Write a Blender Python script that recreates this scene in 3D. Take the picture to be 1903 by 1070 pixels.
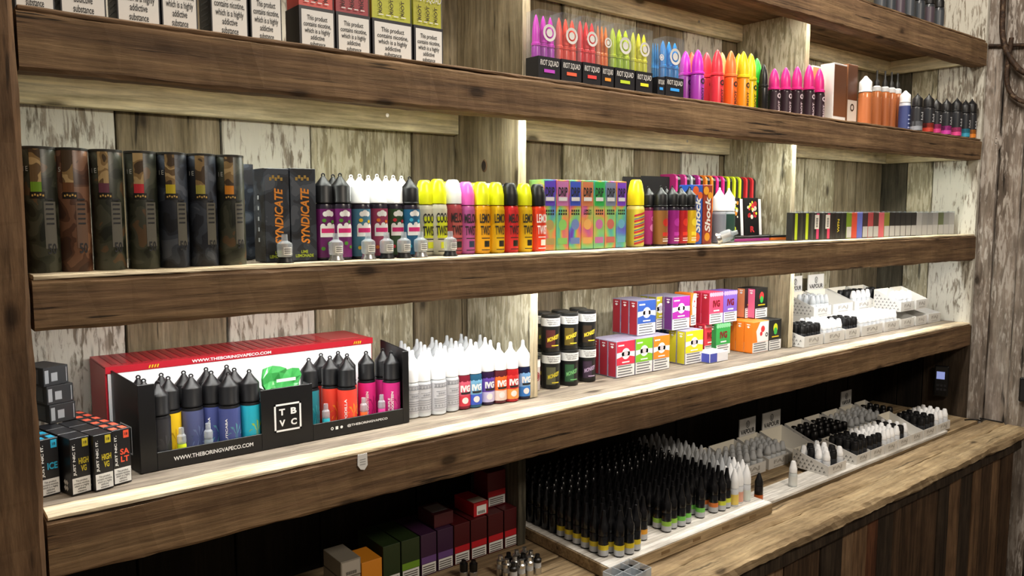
import bpy, bmesh, math, random
import numpy as np
from mathutils import Matrix, Vector
random.seed(7)
for o in list(bpy.data.objects): bpy.data.objects.remove(o)
SC = bpy.context.scene
COL = SC.collection
# ------------------------------------------------------------------ camera
FPX = 1450.0                      # focal length in pixels of the 1903x1070 frame
PIT = math.atan(142/FPX)
AZ = math.atan((2780-951.5)*math.cos(PIT)/FPX)
FW = np.array([math.cos(AZ)*math.cos(PIT), math.sin(AZ)*math.cos(PIT), -math.sin(PIT)])
RT = np.array([math.sin(AZ), -math.cos(AZ), 0.0])
UP = np.cross(RT, FW)
CAM = np.array([-0.13802, -1.08226, 1.47188])
cd = bpy.data.cameras.new('camera'); cam = bpy.data.objects.new('camera', cd); COL.objects.link(cam)
cd.sensor_width = 36; cd.lens = FPX/1903*36; cd.clip_start = .02
cam.matrix_world = Matrix(((RT[0],UP[0],-FW[0],CAM[0]),(RT[1],UP[1],-FW[1],CAM[1]),(RT[2],UP[2],-FW[2],CAM[2]),(0,0,0,1)))
SC.camera = cam
# ------------------------------------------------------------------ light
SC.view_settings.view_transform = 'Standard'; SC.view_settings.look = 'None'
SC.view_settings.exposure = 0.0; SC.view_settings.gamma = 1.0
SC.view_settings.use_curve_mapping = False
wd = bpy.data.worlds.new('room_ambience'); SC.world = wd; wd.use_nodes = True
wd.node_tree.nodes['Background'].inputs[0].default_value = (1.0, .86, .72, 1)
wd.node_tree.nodes['Background'].inputs[1].default_value = .13
def area(name, loc, target, sx, sy, power, col):
    l = bpy.data.lights.new(name, 'AREA'); l.shape = 'RECTANGLE'; l.size = sx; l.size_y = sy
    l.energy = power; l.color = col
    o = bpy.data.objects.new(name, l); COL.objects.link(o); o.location = loc
    o.rotation_euler = (Vector(target)-Vector(loc)).to_track_quat('-Z','Y').to_euler()
    return o
area('overhead_light', (1.45,-.30,2.85), (1.45,-.26,.8), 1.2, .16, 32, (1,.92,.82))  # ceiling lamp above the counter edge
area('overhead_light', (.9,-2.1,2.75), (1.1,0,1.6), .8, .3, 31, (1,.87,.72))  # added front fill behind the camera, brightens the front faces
LED_COL = {1:(1,.95,.84), 2:(.97,1,.90), 3:(1,1,.97)}
LED_POW = {1:2.2, 2:3.0, 3:2.9}     # watts per bay
# ------------------------------------------------------------------ pixel helpers
def ray(x,y): return FW*FPX + RT*(x-951.5) - UP*(y-535)
def hit(x,y,ax,v):
    d = ray(x,y); return CAM + d*((v-CAM[ax])/d[ax])
def on(x,y,Z):
    h = hit(x,y,2,Z); return float(h[0]), float(h[1])
def X_at(px,Y,Z):
    k = (px-951.5)/FPX; v = RT-k*FW
    return float(CAM[0]-(v[1]*(Y-CAM[1])+v[2]*(Z-CAM[2]))/v[0])
def Z_at(py,X,Y):
    k = -(py-535)/FPX; v = UP-k*FW
    return float(CAM[2]-(v[0]*(X-CAM[0])+v[1]*(Y-CAM[1]))/v[2])
def dist(X,Y,Z): return float((np.array((X,Y,Z))-CAM)@FW)
# ------------------------------------------------------------------ materials
def lin(c):
    if isinstance(c,str):
        c = [int(c[i:i+2],16)/255 for i in (1,3,5)]
        c = [v/12.92 if v<=.04045 else ((v+.055)/1.055)**2.4 for v in c]
    return (c[0],c[1],c[2],1)
MC = {}
def M(col, rough=.45, metal=0, trans=0, sss=0, coat=0, emit=0, alpha=None, spec=.5):
    k = (str(col),rough,metal,trans,sss,coat,emit,alpha,spec)
    if k in MC: return MC[k]
    m = bpy.data.materials.new('paint_'+str(col).strip('#')); m.use_nodes = True
    b = m.node_tree.nodes['Principled BSDF']
    b.inputs['Base Color'].default_value = lin(col); b.inputs['Roughness'].default_value = rough
    b.inputs['Metallic'].default_value = metal; b.inputs['Transmission Weight'].default_value = trans
    b.inputs['Coat Weight'].default_value = coat; b.inputs['Specular IOR Level'].default_value = spec
    if sss: b.inputs['Subsurface Weight'].default_value = sss; b.inputs['Subsurface Radius'].default_value=(.01,.01,.01); b.inputs['Subsurface Scale'].default_value=.5
    if alpha is not None: b.inputs['Alpha'].default_value = alpha
    if emit: b.inputs['Emission Color'].default_value = lin(col); b.inputs['Emission Strength'].default_value = emit
    MC[k] = m; return m
def clear_mat(name, tint='#ffffff', refl=.12, rough=.08, body=0.0):
    if name in MC: return MC[name]
    m = bpy.data.materials.new(name); m.use_nodes = True; nt = m.node_tree; nt.nodes.clear()
    out = nt.nodes.new('ShaderNodeOutputMaterial'); t = nt.nodes.new('ShaderNodeBsdfTransparent'); t.inputs[0].default_value = lin(tint)
    g = nt.nodes.new('ShaderNodeBsdfPrincipled'); g.inputs['Base Color'].default_value = (.8,.85,.9,1) ; g.inputs['Roughness'].default_value = rough
    mx = nt.nodes.new('ShaderNodeMixShader'); mx.inputs[0].default_value = refl
    nt.links.new(t.outputs[0], mx.inputs[1]); nt.links.new(g.outputs[0], mx.inputs[2]); nt.links.new(mx.outputs[0], out.inputs[0])
    MC[name] = m; return m
CLEAR = clear_mat('clear_plastic', '#f6f8fb', .07)
FROST = clear_mat('frosted_plastic', '#d4cfc8', .55, .35)
GLASS = clear_mat('clear_glass', '#e8ecee', .28, .05)
def wood(name, cols, scale, paint=None, pamt=.5, crack=.5, rough=.75, knots=True, bump=.5, fine=1.0):
    """grain runs along the axis with the smallest scale; cols = 4 colours dark..light"""
    m = bpy.data.materials.new(name); m.use_nodes = True; nt = m.node_tree; N = nt.nodes; L = nt.links
    b = N['Principled BSDF']; b.inputs['Roughness'].default_value = rough; b.inputs['Specular IOR Level'].default_value = .25
    tc = N.new('ShaderNodeTexCoord'); oi = N.new('ShaderNodeObjectInfo')
    mul = N.new('ShaderNodeMath'); mul.operation='MULTIPLY'; mul.inputs[1].default_value = 37.0; L.new(oi.outputs['Random'], mul.inputs[0])
    add = N.new('ShaderNodeVectorMath'); add.operation='ADD'; L.new(tc.outputs['Object'], add.inputs[0]); L.new(mul.outputs[0], add.inputs[1])
    def mapped(k):
        mp = N.new('ShaderNodeMapping'); mp.inputs['Scale'].default_value = [s*k for s in scale]; L.new(add.outputs[0], mp.inputs[0]); return mp
    def noise(k, detail=6, dist=.3, rgh=.6, mp=None):
        n = N.new('ShaderNodeTexNoise'); n.inputs['Scale'].default_value = 1; n.inputs['Detail'].default_value = detail
        n.inputs['Roughness'].default_value = rgh; n.inputs['Distortion'].default_value = dist
        L.new((mp or mapped(k)).outputs[0], n.inputs['Vector']); return n
    def ramp(src, stops):
        r = N.new('ShaderNodeValToRGB'); e = r.color_ramp.elements
        e[0].position, e[0].color = stops[0][0], stops[0][1]; e[1].position, e[1].color = stops[-1][0], stops[-1][1]
        for p,c in stops[1:-1]:
            x = e.new(p); x.color = c
        L.new(src, r.inputs[0]); return r
    def mix(fac, a, bb, mode='MIX'):
        x = N.new('ShaderNodeMix'); x.data_type='RGBA'; x.blend_type = mode
        if hasattr(fac,'links'): L.new(fac, x.inputs[0])
        else: x.inputs[0].default_value = fac
        for i,s in ((6,a),(7,bb)):
            if hasattr(s,'links'): L.new(s, x.inputs[i])
            else: x.inputs[i].default_value = s
        return x.outputs[2]
    n1 = noise(1.0, 8, .6)
    c = [lin(x) for x in cols]
    base = ramp(n1.outputs[0], [(.3,c[0]),(.45,c[1]),(.57,c[2]),(.72,c[3])]).outputs[0]
    n2 = noise(5.0*fine, 5, .2, .7)
    g2 = ramp(n2.outputs[0], [(.35,(.45,.45,.45,1)),(.62,(1.15,1.15,1.15,1))])
    colr = mix(.75, base, g2.outputs[0], 'MULTIPLY')
    # big soft blotches
    mpb = N.new('ShaderNodeMapping'); mpb.inputs['Scale'].default_value = (9,9,9); L.new(add.outputs[0], mpb.inputs[0])
    nb = noise(1, 4, .5, .55, mpb)
    gb = ramp(nb.outputs[0], [(.35,(.74,.72,.70,1)),(.65,(1.12,1.12,1.12,1))])
    colr = mix(.8, colr, gb.outputs[0], 'MULTIPLY')
    hsrc = n2.outputs[0]
    if paint:
        pmp = N.new('ShaderNodeMapping'); pmp.inputs['Scale'].default_value = [(20 if s==min(scale) else 120) for s in scale]; L.new(add.outputs[0], pmp.inputs[0]); np_ = noise(1, 7, .5, .62, pmp); np2 = noise(1, 3, .3, .5, mpb)
        s = N.new('ShaderNodeMath'); s.operation='MULTIPLY_ADD'; s.inputs[1].default_value=.45; L.new(np2.outputs[0], s.inputs[0]); L.new(np_.outputs[0], s.inputs[2])
        t = .72 - .28*(pamt-.5)*2*.6
        pm = ramp(s.outputs[0], [(t-.05,(0,0,0,1)),(t+.05,(.9,.9,.9,1))])
        colr = mix(pm.outputs[0], colr, lin(paint))
    if crack:
        nc = noise(2.6, 3, .15, .5)
        pc = ramp(nc.outputs[0], [(.30-.05*(1-crack),(0,0,0,1)),(.345,(1,1,1,1))])
        colr = mix(crack, colr, mix(1.0, colr, pc.outputs[0], 'MULTIPLY'))
    if knots:
        vmp = N.new('ShaderNodeMapping'); mn = min(scale)
        vmp.inputs['Scale'].default_value = [(5 if s==mn else 11) for s in scale]; L.new(add.outputs[0], vmp.inputs[0])
        v = N.new('ShaderNodeTexVoronoi'); v.inputs['Scale'].default_value = 1; L.new(vmp.outputs[0], v.inputs['Vector'])
        vr = ramp(v.outputs['Distance'], [(.06,(.12,.1,.08,1)),(.11,(.75,.72,.7,1)),(.17,(1,1,1,1))])
        colr = mix(.85, colr, vr.outputs[0], 'MULTIPLY')
    L.new(colr, b.inputs['Base Color'])
    bp = N.new('ShaderNodeBump'); bp.inputs['Strength'].default_value = bump; bp.inputs['Distance'].default_value = .002
    L.new(hsrc, bp.inputs['Height']); L.new(bp.outputs[0], b.inputs['Normal'])
    return m
GX=(2.2,34,34); GZ=(30,30,2.0); GY=(34,2.2,34)
W_BEAM = wood('weathered_beam_wood', ['#5c4835','#735a42','#846a4d','#957a5a'], (1.6,46,46), crack=.85)
W_SHELF = wood('dusty_shelf_board', ['#7d7163','#95897a','#a89b89','#b5a996'], GX, crack=.4, bump=.3)
W_EDGE = wood('pale_sawn_edge', ['#c9b593','#dccaa8','#e6d8ba','#f0e4cc'], GX, crack=.3, knots=False, bump=.2)
W_EDGEZ = wood('lit_sawn_divider_edge', ['#c9b998','#d9cbab','#e3d7ba','#ece2ca'], GZ, crack=.2, knots=False, bump=.2)  # sawn edge, with the LED brightness on it put into the pale colour
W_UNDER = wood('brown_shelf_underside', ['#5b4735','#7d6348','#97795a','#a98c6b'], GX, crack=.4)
W_PINE = wood('pale_pine_batten', ['#cdc19a','#dad0ac','#e2d9b8','#e9e2c4'], (1.6,26,26), crack=0, bump=.15)
W_PINEY = wood('pale_pine_batten_crosswise', ['#cdc19a','#dad0ac','#e2d9b8','#e9e2c4'], (26,1.6,26), crack=0, bump=.15)
W_DIV = wood('grey_divider_board', ['#6f644e','#867a61','#968a70','#a69b81'], GZ, crack=.7)
W_LOW = wood('shade_dark_plank', ['#14110d','#1c1813','#231e18','#2a241d'], GZ, crack=.4, knots=False)  # shade below the bottom shelf, put into the plank colour
W_POST = wood('brown_post', ['#4a3727','#6a513a','#80654a','#927556'], (20,20,2), crack=.7)
W_WHITE = wood('flaking_white_plank', ['#7d7466','#92897a','#a0978a','#ada598'], GZ, paint='#d2d0c4', pamt=.66, crack=.4)
W_GREY = wood('grey_brown_plank', ['#6f644d','#82765e','#92866e','#a29780'], GZ, crack=.8)
W_GREEN = wood('pale_greenish_plank', ['#8c8469','#a0987d','#afa88e','#bdb69d'], GZ, paint='#c6c1aa', pamt=.35, crack=.7)
W_DARK = wood('dark_grey_plank', ['#3d3a30','#514d41','#5f5b4d','#6c685a'], GZ, crack=.5)
W_DRIFT = wood('driftwood_board', ['#5f544b','#83776c','#9a8f84','#ada299'], (15,15,1.4), paint='#b5ada4', pamt=.3, crack=.9)
W_CTR = wood('worn_counter_wood', ['#857156','#a38d6c','#b59f7c','#c3af8d'], (1.6,30,30), crack=.6, bump=.4)
W_CLAD = [wood('brown_cladding_%d'%i, c, GZ, crack=.6, knots=False) for i,c in enumerate([
    ['#3a2c20','#4d3b2b','#5d4835','#6b543e'], ['#5a4532','#745a42','#876a4e','#98795a'],
    ['#40281b','#573624','#69432d','#774e36'], ['#2a221a','#3a3026','#463b2f','#524538'], ['#6a5642','#83694f','#967a5d','#a68a6c']])]
# ------------------------------------------------------------------ mesh helpers
def link(name, mesh, parent=None, loc=None, rot=None):
    o = bpy.data.objects.new(name, mesh); COL.objects.link(o)
    if parent is not None: o.parent = parent
    if loc is not None: o.location = loc
    if rot is not None: o.rotation_euler = rot
    return o
def empty(name, loc, rz=0, rot=None):
    o = bpy.data.objects.new(name, None); COL.objects.link(o); o.empty_display_size = .02
    o.location = loc; o.rotation_euler = rot if rot else (0,0,rz); return o
def tag(o, label, cat=None, group=None, kind=None):
    if label: o['label'] = label
    if cat: o['category'] = cat
    if group: o['group'] = group
    if kind: o['kind'] = kind
    return o
def mesh_from(name, verts, faces, mat, smooth=False):
    me = bpy.data.meshes.new(name); me.from_pydata(verts, [], faces); me.materials.append(mat)
    if smooth:
        for p in me.polygons: p.use_smooth = True
    me.update(); return me
def box_vf(x0,x1,y0,y1,z0,z1):
    v = [(x0,y0,z0),(x1,y0,z0),(x1,y1,z0),(x0,y1,z0),(x0,y0,z1),(x1,y0,z1),(x1,y1,z1),(x0,y1,z1)]
    f = [(0,3,2,1),(4,5,6,7),(0,1,5,4),(1,2,6,5),(2,3,7,6),(3,0,4,7)]
    return v,f
class MB:
    def __init__(s): s.v=[]; s.f=[]
    def add(s, v, f):
        n=len(s.v); s.v+=list(v); s.f+=[tuple(i+n for i in q) for q in f]; return s
    def box(s,*a): return s.add(*box_vf(*a))
    def mesh(s,name,mat,smooth=False): return mesh_from(name,s.v,s.f,mat,smooth)
def bevel(me, w, seg=1):
    bm = bmesh.new(); bm.from_mesh(me)
    bmesh.ops.bevel(bm, geom=bm.edges[:], offset=w, segments=seg, affect='EDGES', profile=.6)
    bm.to_mesh(me); bm.free(); return me
BOXC = {}
def box_mesh(w,d,h,mat,bev=.0006):
    k=(round(w,5),round(d,5),round(h,5),mat.name,bev)
    if k not in BOXC:
        me = mesh_from('carton',*box_vf(-w/2,w/2,0,d,0,h),mat)
        BOXC[k] = bevel(me,bev) if bev else me
    return BOXC[k]
def timber(name, x0,x1,y0,y1,z0,z1, mat, axis=0, seg=40, jit=.0012, sag=0.0, bev=.003, parent=None, seed=0, taper=0):
    """a sawn board with slightly wavy arrises, long along the given axis"""
    rnd = random.Random(seed+int(1000*(x0+2*y0+3*z0)))
    lo=[x0,y0,z0]; hi=[x1,y1,z1]; a=axis; b,c=[i for i in range(3) if i!=a]
    cs=[(lo[b]+bev,lo[c]),(hi[b]-bev,lo[c]),(hi[b],lo[c]+bev),(hi[b],hi[c]-bev),(hi[b]-bev,hi[c]),(lo[b]+bev,hi[c]),(lo[b],hi[c]-bev),(lo[b],lo[c]+bev)]
    v=[]; f=[]; st=[0]*8
    for i in range(seg+1):
        t=i/seg; p=lo[a]+(hi[a]-lo[a])*t
        for k,(u,w) in enumerate(cs):
            st[k]=st[k]*.7+rnd.uniform(-jit,jit)*.6
            q=[0,0,0]; q[a]=p; q[b]=u+st[k]; q[c]=w+st[(k+3)%8]+sag*math.sin(math.pi*t)
            if taper and w<(lo[c]+hi[c])/2: q[c]-=taper*t
            v.append(tuple(q))
    for i in range(seg):
        for k in range(8):
            k2=(k+1)%8; f.append((i*8+k,i*8+k2,(i+1)*8+k2,(i+1)*8+k))
    f.append(tuple(range(7,-1,-1))); f.append(tuple(seg*8+k for k in range(8)))
    me=mesh_from(name,v,f,mat)
    bm=bmesh.new(); bm.from_mesh(me); bmesh.ops.recalc_face_normals(bm,faces=bm.faces[:]); bm.to_mesh(me); bm.free()
    return link(name,me,parent)
# ------------------------------------------------------------------ the setting
Z1,Z2,Z3,Z4,ZC = 2.030,1.711,1.396,1.097,.770      # tops of the shelves and of the counter
B1,B2,B3,B4 = 1.946,1.636,1.322,1.012              # undersides of the fascia beams
YB = .325                                           # face of the back wall
XR0,XRB = 2.712,2.706                               # side wall: front and back corner
wb = tag(empty('wall_back',(0,YB,0)), 'wall of mixed reclaimed vertical planks behind the shelves', kind='structure')
jx = [-1.1,-.95,-.82,-.66,-.5,-.33,-.16]+[X_at(j,YB,1.6) for j in (216,412,578,766,857)]+[.93]+[X_at(j,YB,1.6) for j in (1046,1179,1266,1336,1420,1496,1551)]+[2.53,XRB]
pm = [W_GREY,W_WHITE,W_GREEN,W_GREY,W_WHITE,W_GREY,W_WHITE,W_GREY,W_WHITE,W_GREEN,W_GREY,W_GREY,W_GREY,W_GREEN,W_GREY,W_WHITE,W_GREY,W_GREEN,W_GREEN,W_GREY,W_GREY]
for i in range(len(jx)-1):
    y = (i*37%5-2)*.0012
    p = timber('plank', jx[i]+.0018, jx[i+1]-.0018, .0+y, .02+y, Z4-.012, 2.6, pm[i], axis=2, seg=40, jit=.0008, bev=.002, parent=wb, seed=i)
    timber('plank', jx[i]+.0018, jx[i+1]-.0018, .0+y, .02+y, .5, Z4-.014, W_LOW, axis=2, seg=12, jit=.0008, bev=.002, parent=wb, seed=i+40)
link('backing', mesh_from('backing',*box_vf(-1.1,2.9,.022,.03,.5,2.6),M('#14110d',.9)), wb)
ws = tag(empty('wall_side',(0,0,0)), 'short side wall of vertical planks closing the shelf end', kind='structure')
ang = math.atan2(XR0-XRB, YB)   # splay of the side wall
def on_side(y): return XR0-(XR0-XRB)*y/YB
for i,(ya,yb,mt) in enumerate([(.002,.145,W_WHITE),(.148,.232,W_GREEN),(.235,YB,W_DARK)]):
    v=[]; xa,xb=on_side(ya),on_side(yb)
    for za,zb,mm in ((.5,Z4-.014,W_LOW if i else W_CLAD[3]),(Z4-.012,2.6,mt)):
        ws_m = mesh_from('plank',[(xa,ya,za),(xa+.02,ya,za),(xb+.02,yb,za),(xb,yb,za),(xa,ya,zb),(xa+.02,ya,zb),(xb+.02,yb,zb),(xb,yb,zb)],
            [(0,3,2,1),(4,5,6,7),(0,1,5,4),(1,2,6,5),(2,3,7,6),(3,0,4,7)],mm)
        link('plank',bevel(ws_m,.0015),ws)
# right-hand return wall of driftwood boards, running towards the viewer
wr = tag(empty('wall_right',(2.745,0,0)), 'return wall of weathered grey driftwood boards beside the shelf end', kind='structure')
yy = [.03,-.042,-.115,-.19,-.27,-.36,-.46,-.56,-.68,-.8,-.93,-1.04,-1.17,-1.3,-1.42,-1.56]
for i in range(len(yy)-1):
    dx = (i*53%7-3)*.002
    timber('board', .0+dx, .025+dx, yy[i+1]+.0015, yy[i]-.0015, .0, 2.6, W_DRIFT, axis=2, seg=60, jit=.0022, bev=.005, parent=wr, seed=50+i)
link('backing', mesh_from('backing',*box_vf(.026,.034,-1.56,.3,0,2.6),M('#14110d',.9)), wr)
# knot hole piece and rusty block on the driftwood
kn = bpy.data.meshes.new('knot'); bm=bmesh.new()
bmesh.ops.create_uvsphere(bm,u_segments=14,v_segments=8,radius=1); bmesh.ops.scale(bm,vec=(.008,.016,.034),verts=bm.verts[:]); bm.to_mesh(kn); bm.free(); kn.materials.append(W_DRIFT)
h = hit(1853,262,0,2.748); k=link('knot',kn,wr,(.002,h[1],h[2]))
link('knot_hole',mesh_from('knot_hole',[(.0-.0075,.005*math.cos(t*.524),.009*math.sin(t*.524)) for t in range(12)],[tuple(range(12))],M('#1a1512',.9)),k)
# ---- the shelving unit
su = tag(empty('shelving_unit',(0,0,0)), 'long built-in shelving of rough brown beams and weathered boards', 'shelving')
timber('post', -.16,-.012,-.02,.12,.5,2.6, W_POST, axis=2, seg=70, jit=.0022, bev=.006, parent=su, seed=3)
for i,(z0,z1,tp) in enumerate([(B1,Z1,0),(B2,Z2,-.006),(B3+.006,Z3,.018),(B4+.004,Z4,.0)]):
    timber('fascia_beam', -.008, XR0+.008, 0, .044, z0, z1-.006, W_BEAM, axis=0, seg=150, jit=.0016, bev=.004, parent=su, seed=11+i, taper=tp)
    timber('beam_edge', -.006, XR0+.006, .002, .044, z1-.0058, z1, W_EDGE if i>1 else W_BEAM, axis=0, seg=150, jit=.0009, bev=.0015, parent=su, seed=21+i)
for i,z in enumerate((Z1,Z2,Z3,Z4)):
    for j,(ya,yb) in enumerate([(.046,.138),(.140,.232),(.234,YB-.002)]):
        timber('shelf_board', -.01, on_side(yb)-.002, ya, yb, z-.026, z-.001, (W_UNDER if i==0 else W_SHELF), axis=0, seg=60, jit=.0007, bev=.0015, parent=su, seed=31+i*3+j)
def divider(pr, yf, z0, z1, zr, mat=W_DIV, t=.021, yb=YB-.004, seed=0):
    x1 = X_at(pr, yf, zr)
    timber('divider', x1-t, x1, yf, yb, z0, z1, mat, axis=2, seg=16, jit=.0012, bev=.002, parent=su, seed=60+seed)
    if mat is not W_DARK: timber('divider_edge', x1-t+.001, x1-.001, yf-.0022, yf-.0002, z0+.001, z1-.001, W_EDGEZ, axis=2, seg=16, jit=.0006, bev=.0006, parent=su, seed=80+seed)
    return x1
D11 = divider(985,.105,Z2,Z1-.027,1.80,seed=1); D21 = divider(1503,.105,Z2,Z1-.027,1.88,W_GREEN,seed=2)
D12 = divider(977,.105,Z3,Z2-.027,1.56,seed=3); D22 = divider(1478,.105,Z3,Z2-.027,1.58,W_GREEN,seed=4)
D13 = divider(999,.105,Z4,Z3-.027,1.27,W_GREEN,seed=5); D23 = divider(1475,.108,Z4,Z3-.027,1.26,seed=6)
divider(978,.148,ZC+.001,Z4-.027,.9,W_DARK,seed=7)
# knot hole in the dividing board
hh = hit(900,308,0,D12-.0215)
rg=MB(); n=16
for t in range(n):
    a=t*2*math.pi/n; b=(t+1)*2*math.pi/n
    rg.add([(0,.010*math.cos(a),.013*math.sin(a)),(0,.010*math.cos(b),.013*math.sin(b)),(-.0015,.0075*math.cos(b),.010*math.sin(b)),(-.0015,.0075*math.cos(a),.010*math.sin(a))],[(0,1,2,3)])
rgm=rg.mesh('knot_ring',W_POST)
ko=link('knot_ring',rgm,su,tuple(hh)); link('knot_hole',mesh_from('knot_hole',[(-.001,.0075*math.cos(t*.3927),.010*math.sin(t*.3927)) for t in range(16)],[tuple(range(16))],M('#2a2016',.9)),ko)
# battens fixed to the wall under the shelves
def screw(parent, x,y,z):
    m=MB(); n=10
    m.add([(0,0,0)]+[(.004*math.cos(t*.628),-.0012,.004*math.sin(t*.628)) for t in range(10)],[(0,)]if 0 else [tuple(range(1,11))])
    link('screw_head',m.mesh('screw_head',M('#b9b9b2',.3,metal=1)),parent,(x,y-.0005,z))
for (xa,xb,z,ht) in [(.0,D12-.023,Z2-.027,.050),(D12+.002,D22-.023,Z2-.027,.050),(D22+.002,XRB+.0,Z2-.027,.040),
                     (.0,D11-.023,Z1-.027,.046),(D11+.002,D21-.023,Z1-.027,.046),(D21+.002,XRB+.0,Z1-.027,.046)]:
    b = timber('batten', xa, xb, YB-.024, YB-.003, z-ht, z, W_PINE, axis=0, seg=20, jit=.0005, bev=.0015, parent=su, seed=int(100*xa))
    screw(b, xa+(xb-xa)*.79, YB-.0245, z-ht*.45)
for z,ht in ((Z2-.027,.040),(Z1-.027,.046)):
    ya,yb=.05,YB-.025; xa,xb=on_side(ya)-.003,on_side(yb)-.003
    v=[(xa-.02,ya,z-ht),(xa,ya,z-ht),(xb,yb,z-ht),(xb-.02,yb,z-ht),(xa-.02,ya,z),(xa,ya,z),(xb,yb,z),(xb-.02,yb,z)]
    link('side_batten',bevel(mesh_from('side_batten',v,[(0,3,2,1),(4,5,6,7),(0,1,5,4),(1,2,6,5),(2,3,7,6),(3,0,4,7)],W_PINEY),.0012),su)
# LED strips tucked behind the fascia beams, one per bay
for row,(z,xs) in {1:(Z1-.029,(D11,D21)),2:(Z2-.029,(D12,D22)),3:(Z3-.029,(D13,D23))}.items():
    xe=[.02]+list(xs)+[XR0]
    for k in range(3):
        xa,xb=xe[k]+.004,xe[k+1]-(.004 if k<2 else .16)
        e=link('led_profile',mesh_from('led_profile',*box_vf(xa,xb,.047,.059,z-.004,z+.002),M('#d8d8d4',.4,metal=.6)),su)
        l=area('led_light',((xa+xb)/2,.053,z-.0045),((xa+xb)/2,.058,z-1),xb-xa,.008,LED_POW[row]*(xb-xa)/.8,LED_COL[row]); l.parent=su
# ---- counter
ct = tag(empty('counter',(0,0,0)), 'worn wooden counter with vertical plank cladding below the shelves', 'counter')
timber('counter_board', -.16, 2.74, -.115, -.052, ZC-.034, ZC-.002, W_CTR, axis=0, seg=160, jit=.0022, bev=.006, parent=ct, seed=71)
timber('counter_nosing', -.16, 2.74, -.187, -.114, ZC-.036, ZC-.003, W_CTR, axis=0, seg=160, jit=.0034, bev=.008, parent=ct, seed=72)
for j,(ya,yb) in enumerate([(-.045,.06),(.061,.185),(.186,YB-.008)]):
    timber('counter_board', -.16, 2.70, ya, yb, ZC-.03, ZC, W_CTR, axis=0, seg=60, jit=.0008, bev=.002, parent=ct, seed=73+j)
timber('counter_apron', -.16, 2.74, -.166, -.14, ZC-.075, ZC-.04, W_CLAD[3], axis=0, seg=80, jit=.002, bev=.003, parent=ct, seed=79)
x=-.16; i=0; rr=random.Random(5)
while x<2.73:
    w=rr.choice([.055,.07,.085,.1]); xe=min(x+w,2.738)
    timber('cladding_board', x+.001, xe-.001, -.148+rr.uniform(-.003,.003), -.128, 0.0, ZC-.042, W_CLAD[rr.choice([0,1,1,2,3,4])], axis=2, seg=14, jit=.001, bev=.002, parent=ct, seed=90+i)
    x=xe; i+=1
fl = tag(link('floor',mesh_from('floor',*box_vf(-1.5,2.9,-3,.3,-.03,0),W_CLAD[0])),'dark floor in front of the counter',kind='structure')
# ------------------------------------------------------------------ lettering helpers
TXC = {}
def tmesh(s, size=1.0, bold=0.0, shear=0.0, wide=1.0):
    k=(s,bold,shear)
    if k not in TXC:
        cu=bpy.data.curves.new('t','FONT'); cu.body=s; cu.size=1; cu.resolution_u=3; cu.align_x='CENTER'; cu.align_y='CENTER'; cu.offset=bold; cu.shear=shear; cu.space_line=.95
        o=bpy.data.objects.new('t',cu); COL.objects.link(o)
        dg=bpy.context.evaluated_depsgraph_get(); me=o.evaluated_get(dg).to_mesh()
        TXC[k]=([(v.co.x,v.co.y) for v in me.vertices],[tuple(p.vertices) for p in me.polygons])
        o.evaluated_get(dg).to_mesh_clear(); bpy.data.objects.remove(o); bpy.data.curves.remove(cu)
    v,f=TXC[k]; return [(x*size*wide,y*size) for x,y in v],f
def fit(s, w, h, bold=.02, shear=0):
    v,f=tmesh(s,1,bold,shear)
    xs=[p[0] for p in v]; ys=[p[1] for p in v]; cx,cy=(max(xs)+min(xs))/2,(max(ys)+min(ys))/2
    sx,sy=w/(max(xs)-min(xs)),h/(max(ys)-min(ys))
    return [((x-cx)*sx,(y-cy)*sy) for x,y in v],f
def rot90(v): return [(-y,x) for x,y in v]      # reads upwards
def shift(v,u,w): return [(x+u,y+w) for x,y in v]
def rect(u0,u1,v0,v1):
    n=max(1,math.ceil((u1-u0)/.003)) if u1-u0<.034 else 1
    return [(u0+(u1-u0)*i/n,v) for i in range(n+1) for v in (v0,v1)],[(2*i,2*i+2,2*i+3,2*i+1) for i in range(n)]
def ring(u,v,r0,r1,n=20):
    a=[(u+r*math.cos(i*2*math.pi/n),v+r*math.sin(i*2*math.pi/n)) for i in range(n) for r in (r0,r1)]
    return a,[(2*i,2*i+1,(2*i+3)%(2*n),(2*i+2)%(2*n)) for i in range(n)]
def disc(u,v,r,n=14,sx=1.0):
    V=[(u,v)]; F=[]
    for k in (1,2):
        V+=[(u+r*sx*k/2*math.cos(i*2*math.pi/n),v+r*k/2*math.sin(i*2*math.pi/n)) for i in range(n)]
    for i in range(n):
        j=(i+1)%n; F.append((0,1+i,1+j)); F.append((1+i,1+n+i,1+n+j,1+j))
    return V,F
def merge(*ps):
    V=[];F=[]
    for v,f in ps:
        n=len(V); V+=v; F+=[tuple(i+n for i in q) for q in f]
    return V,F
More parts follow.
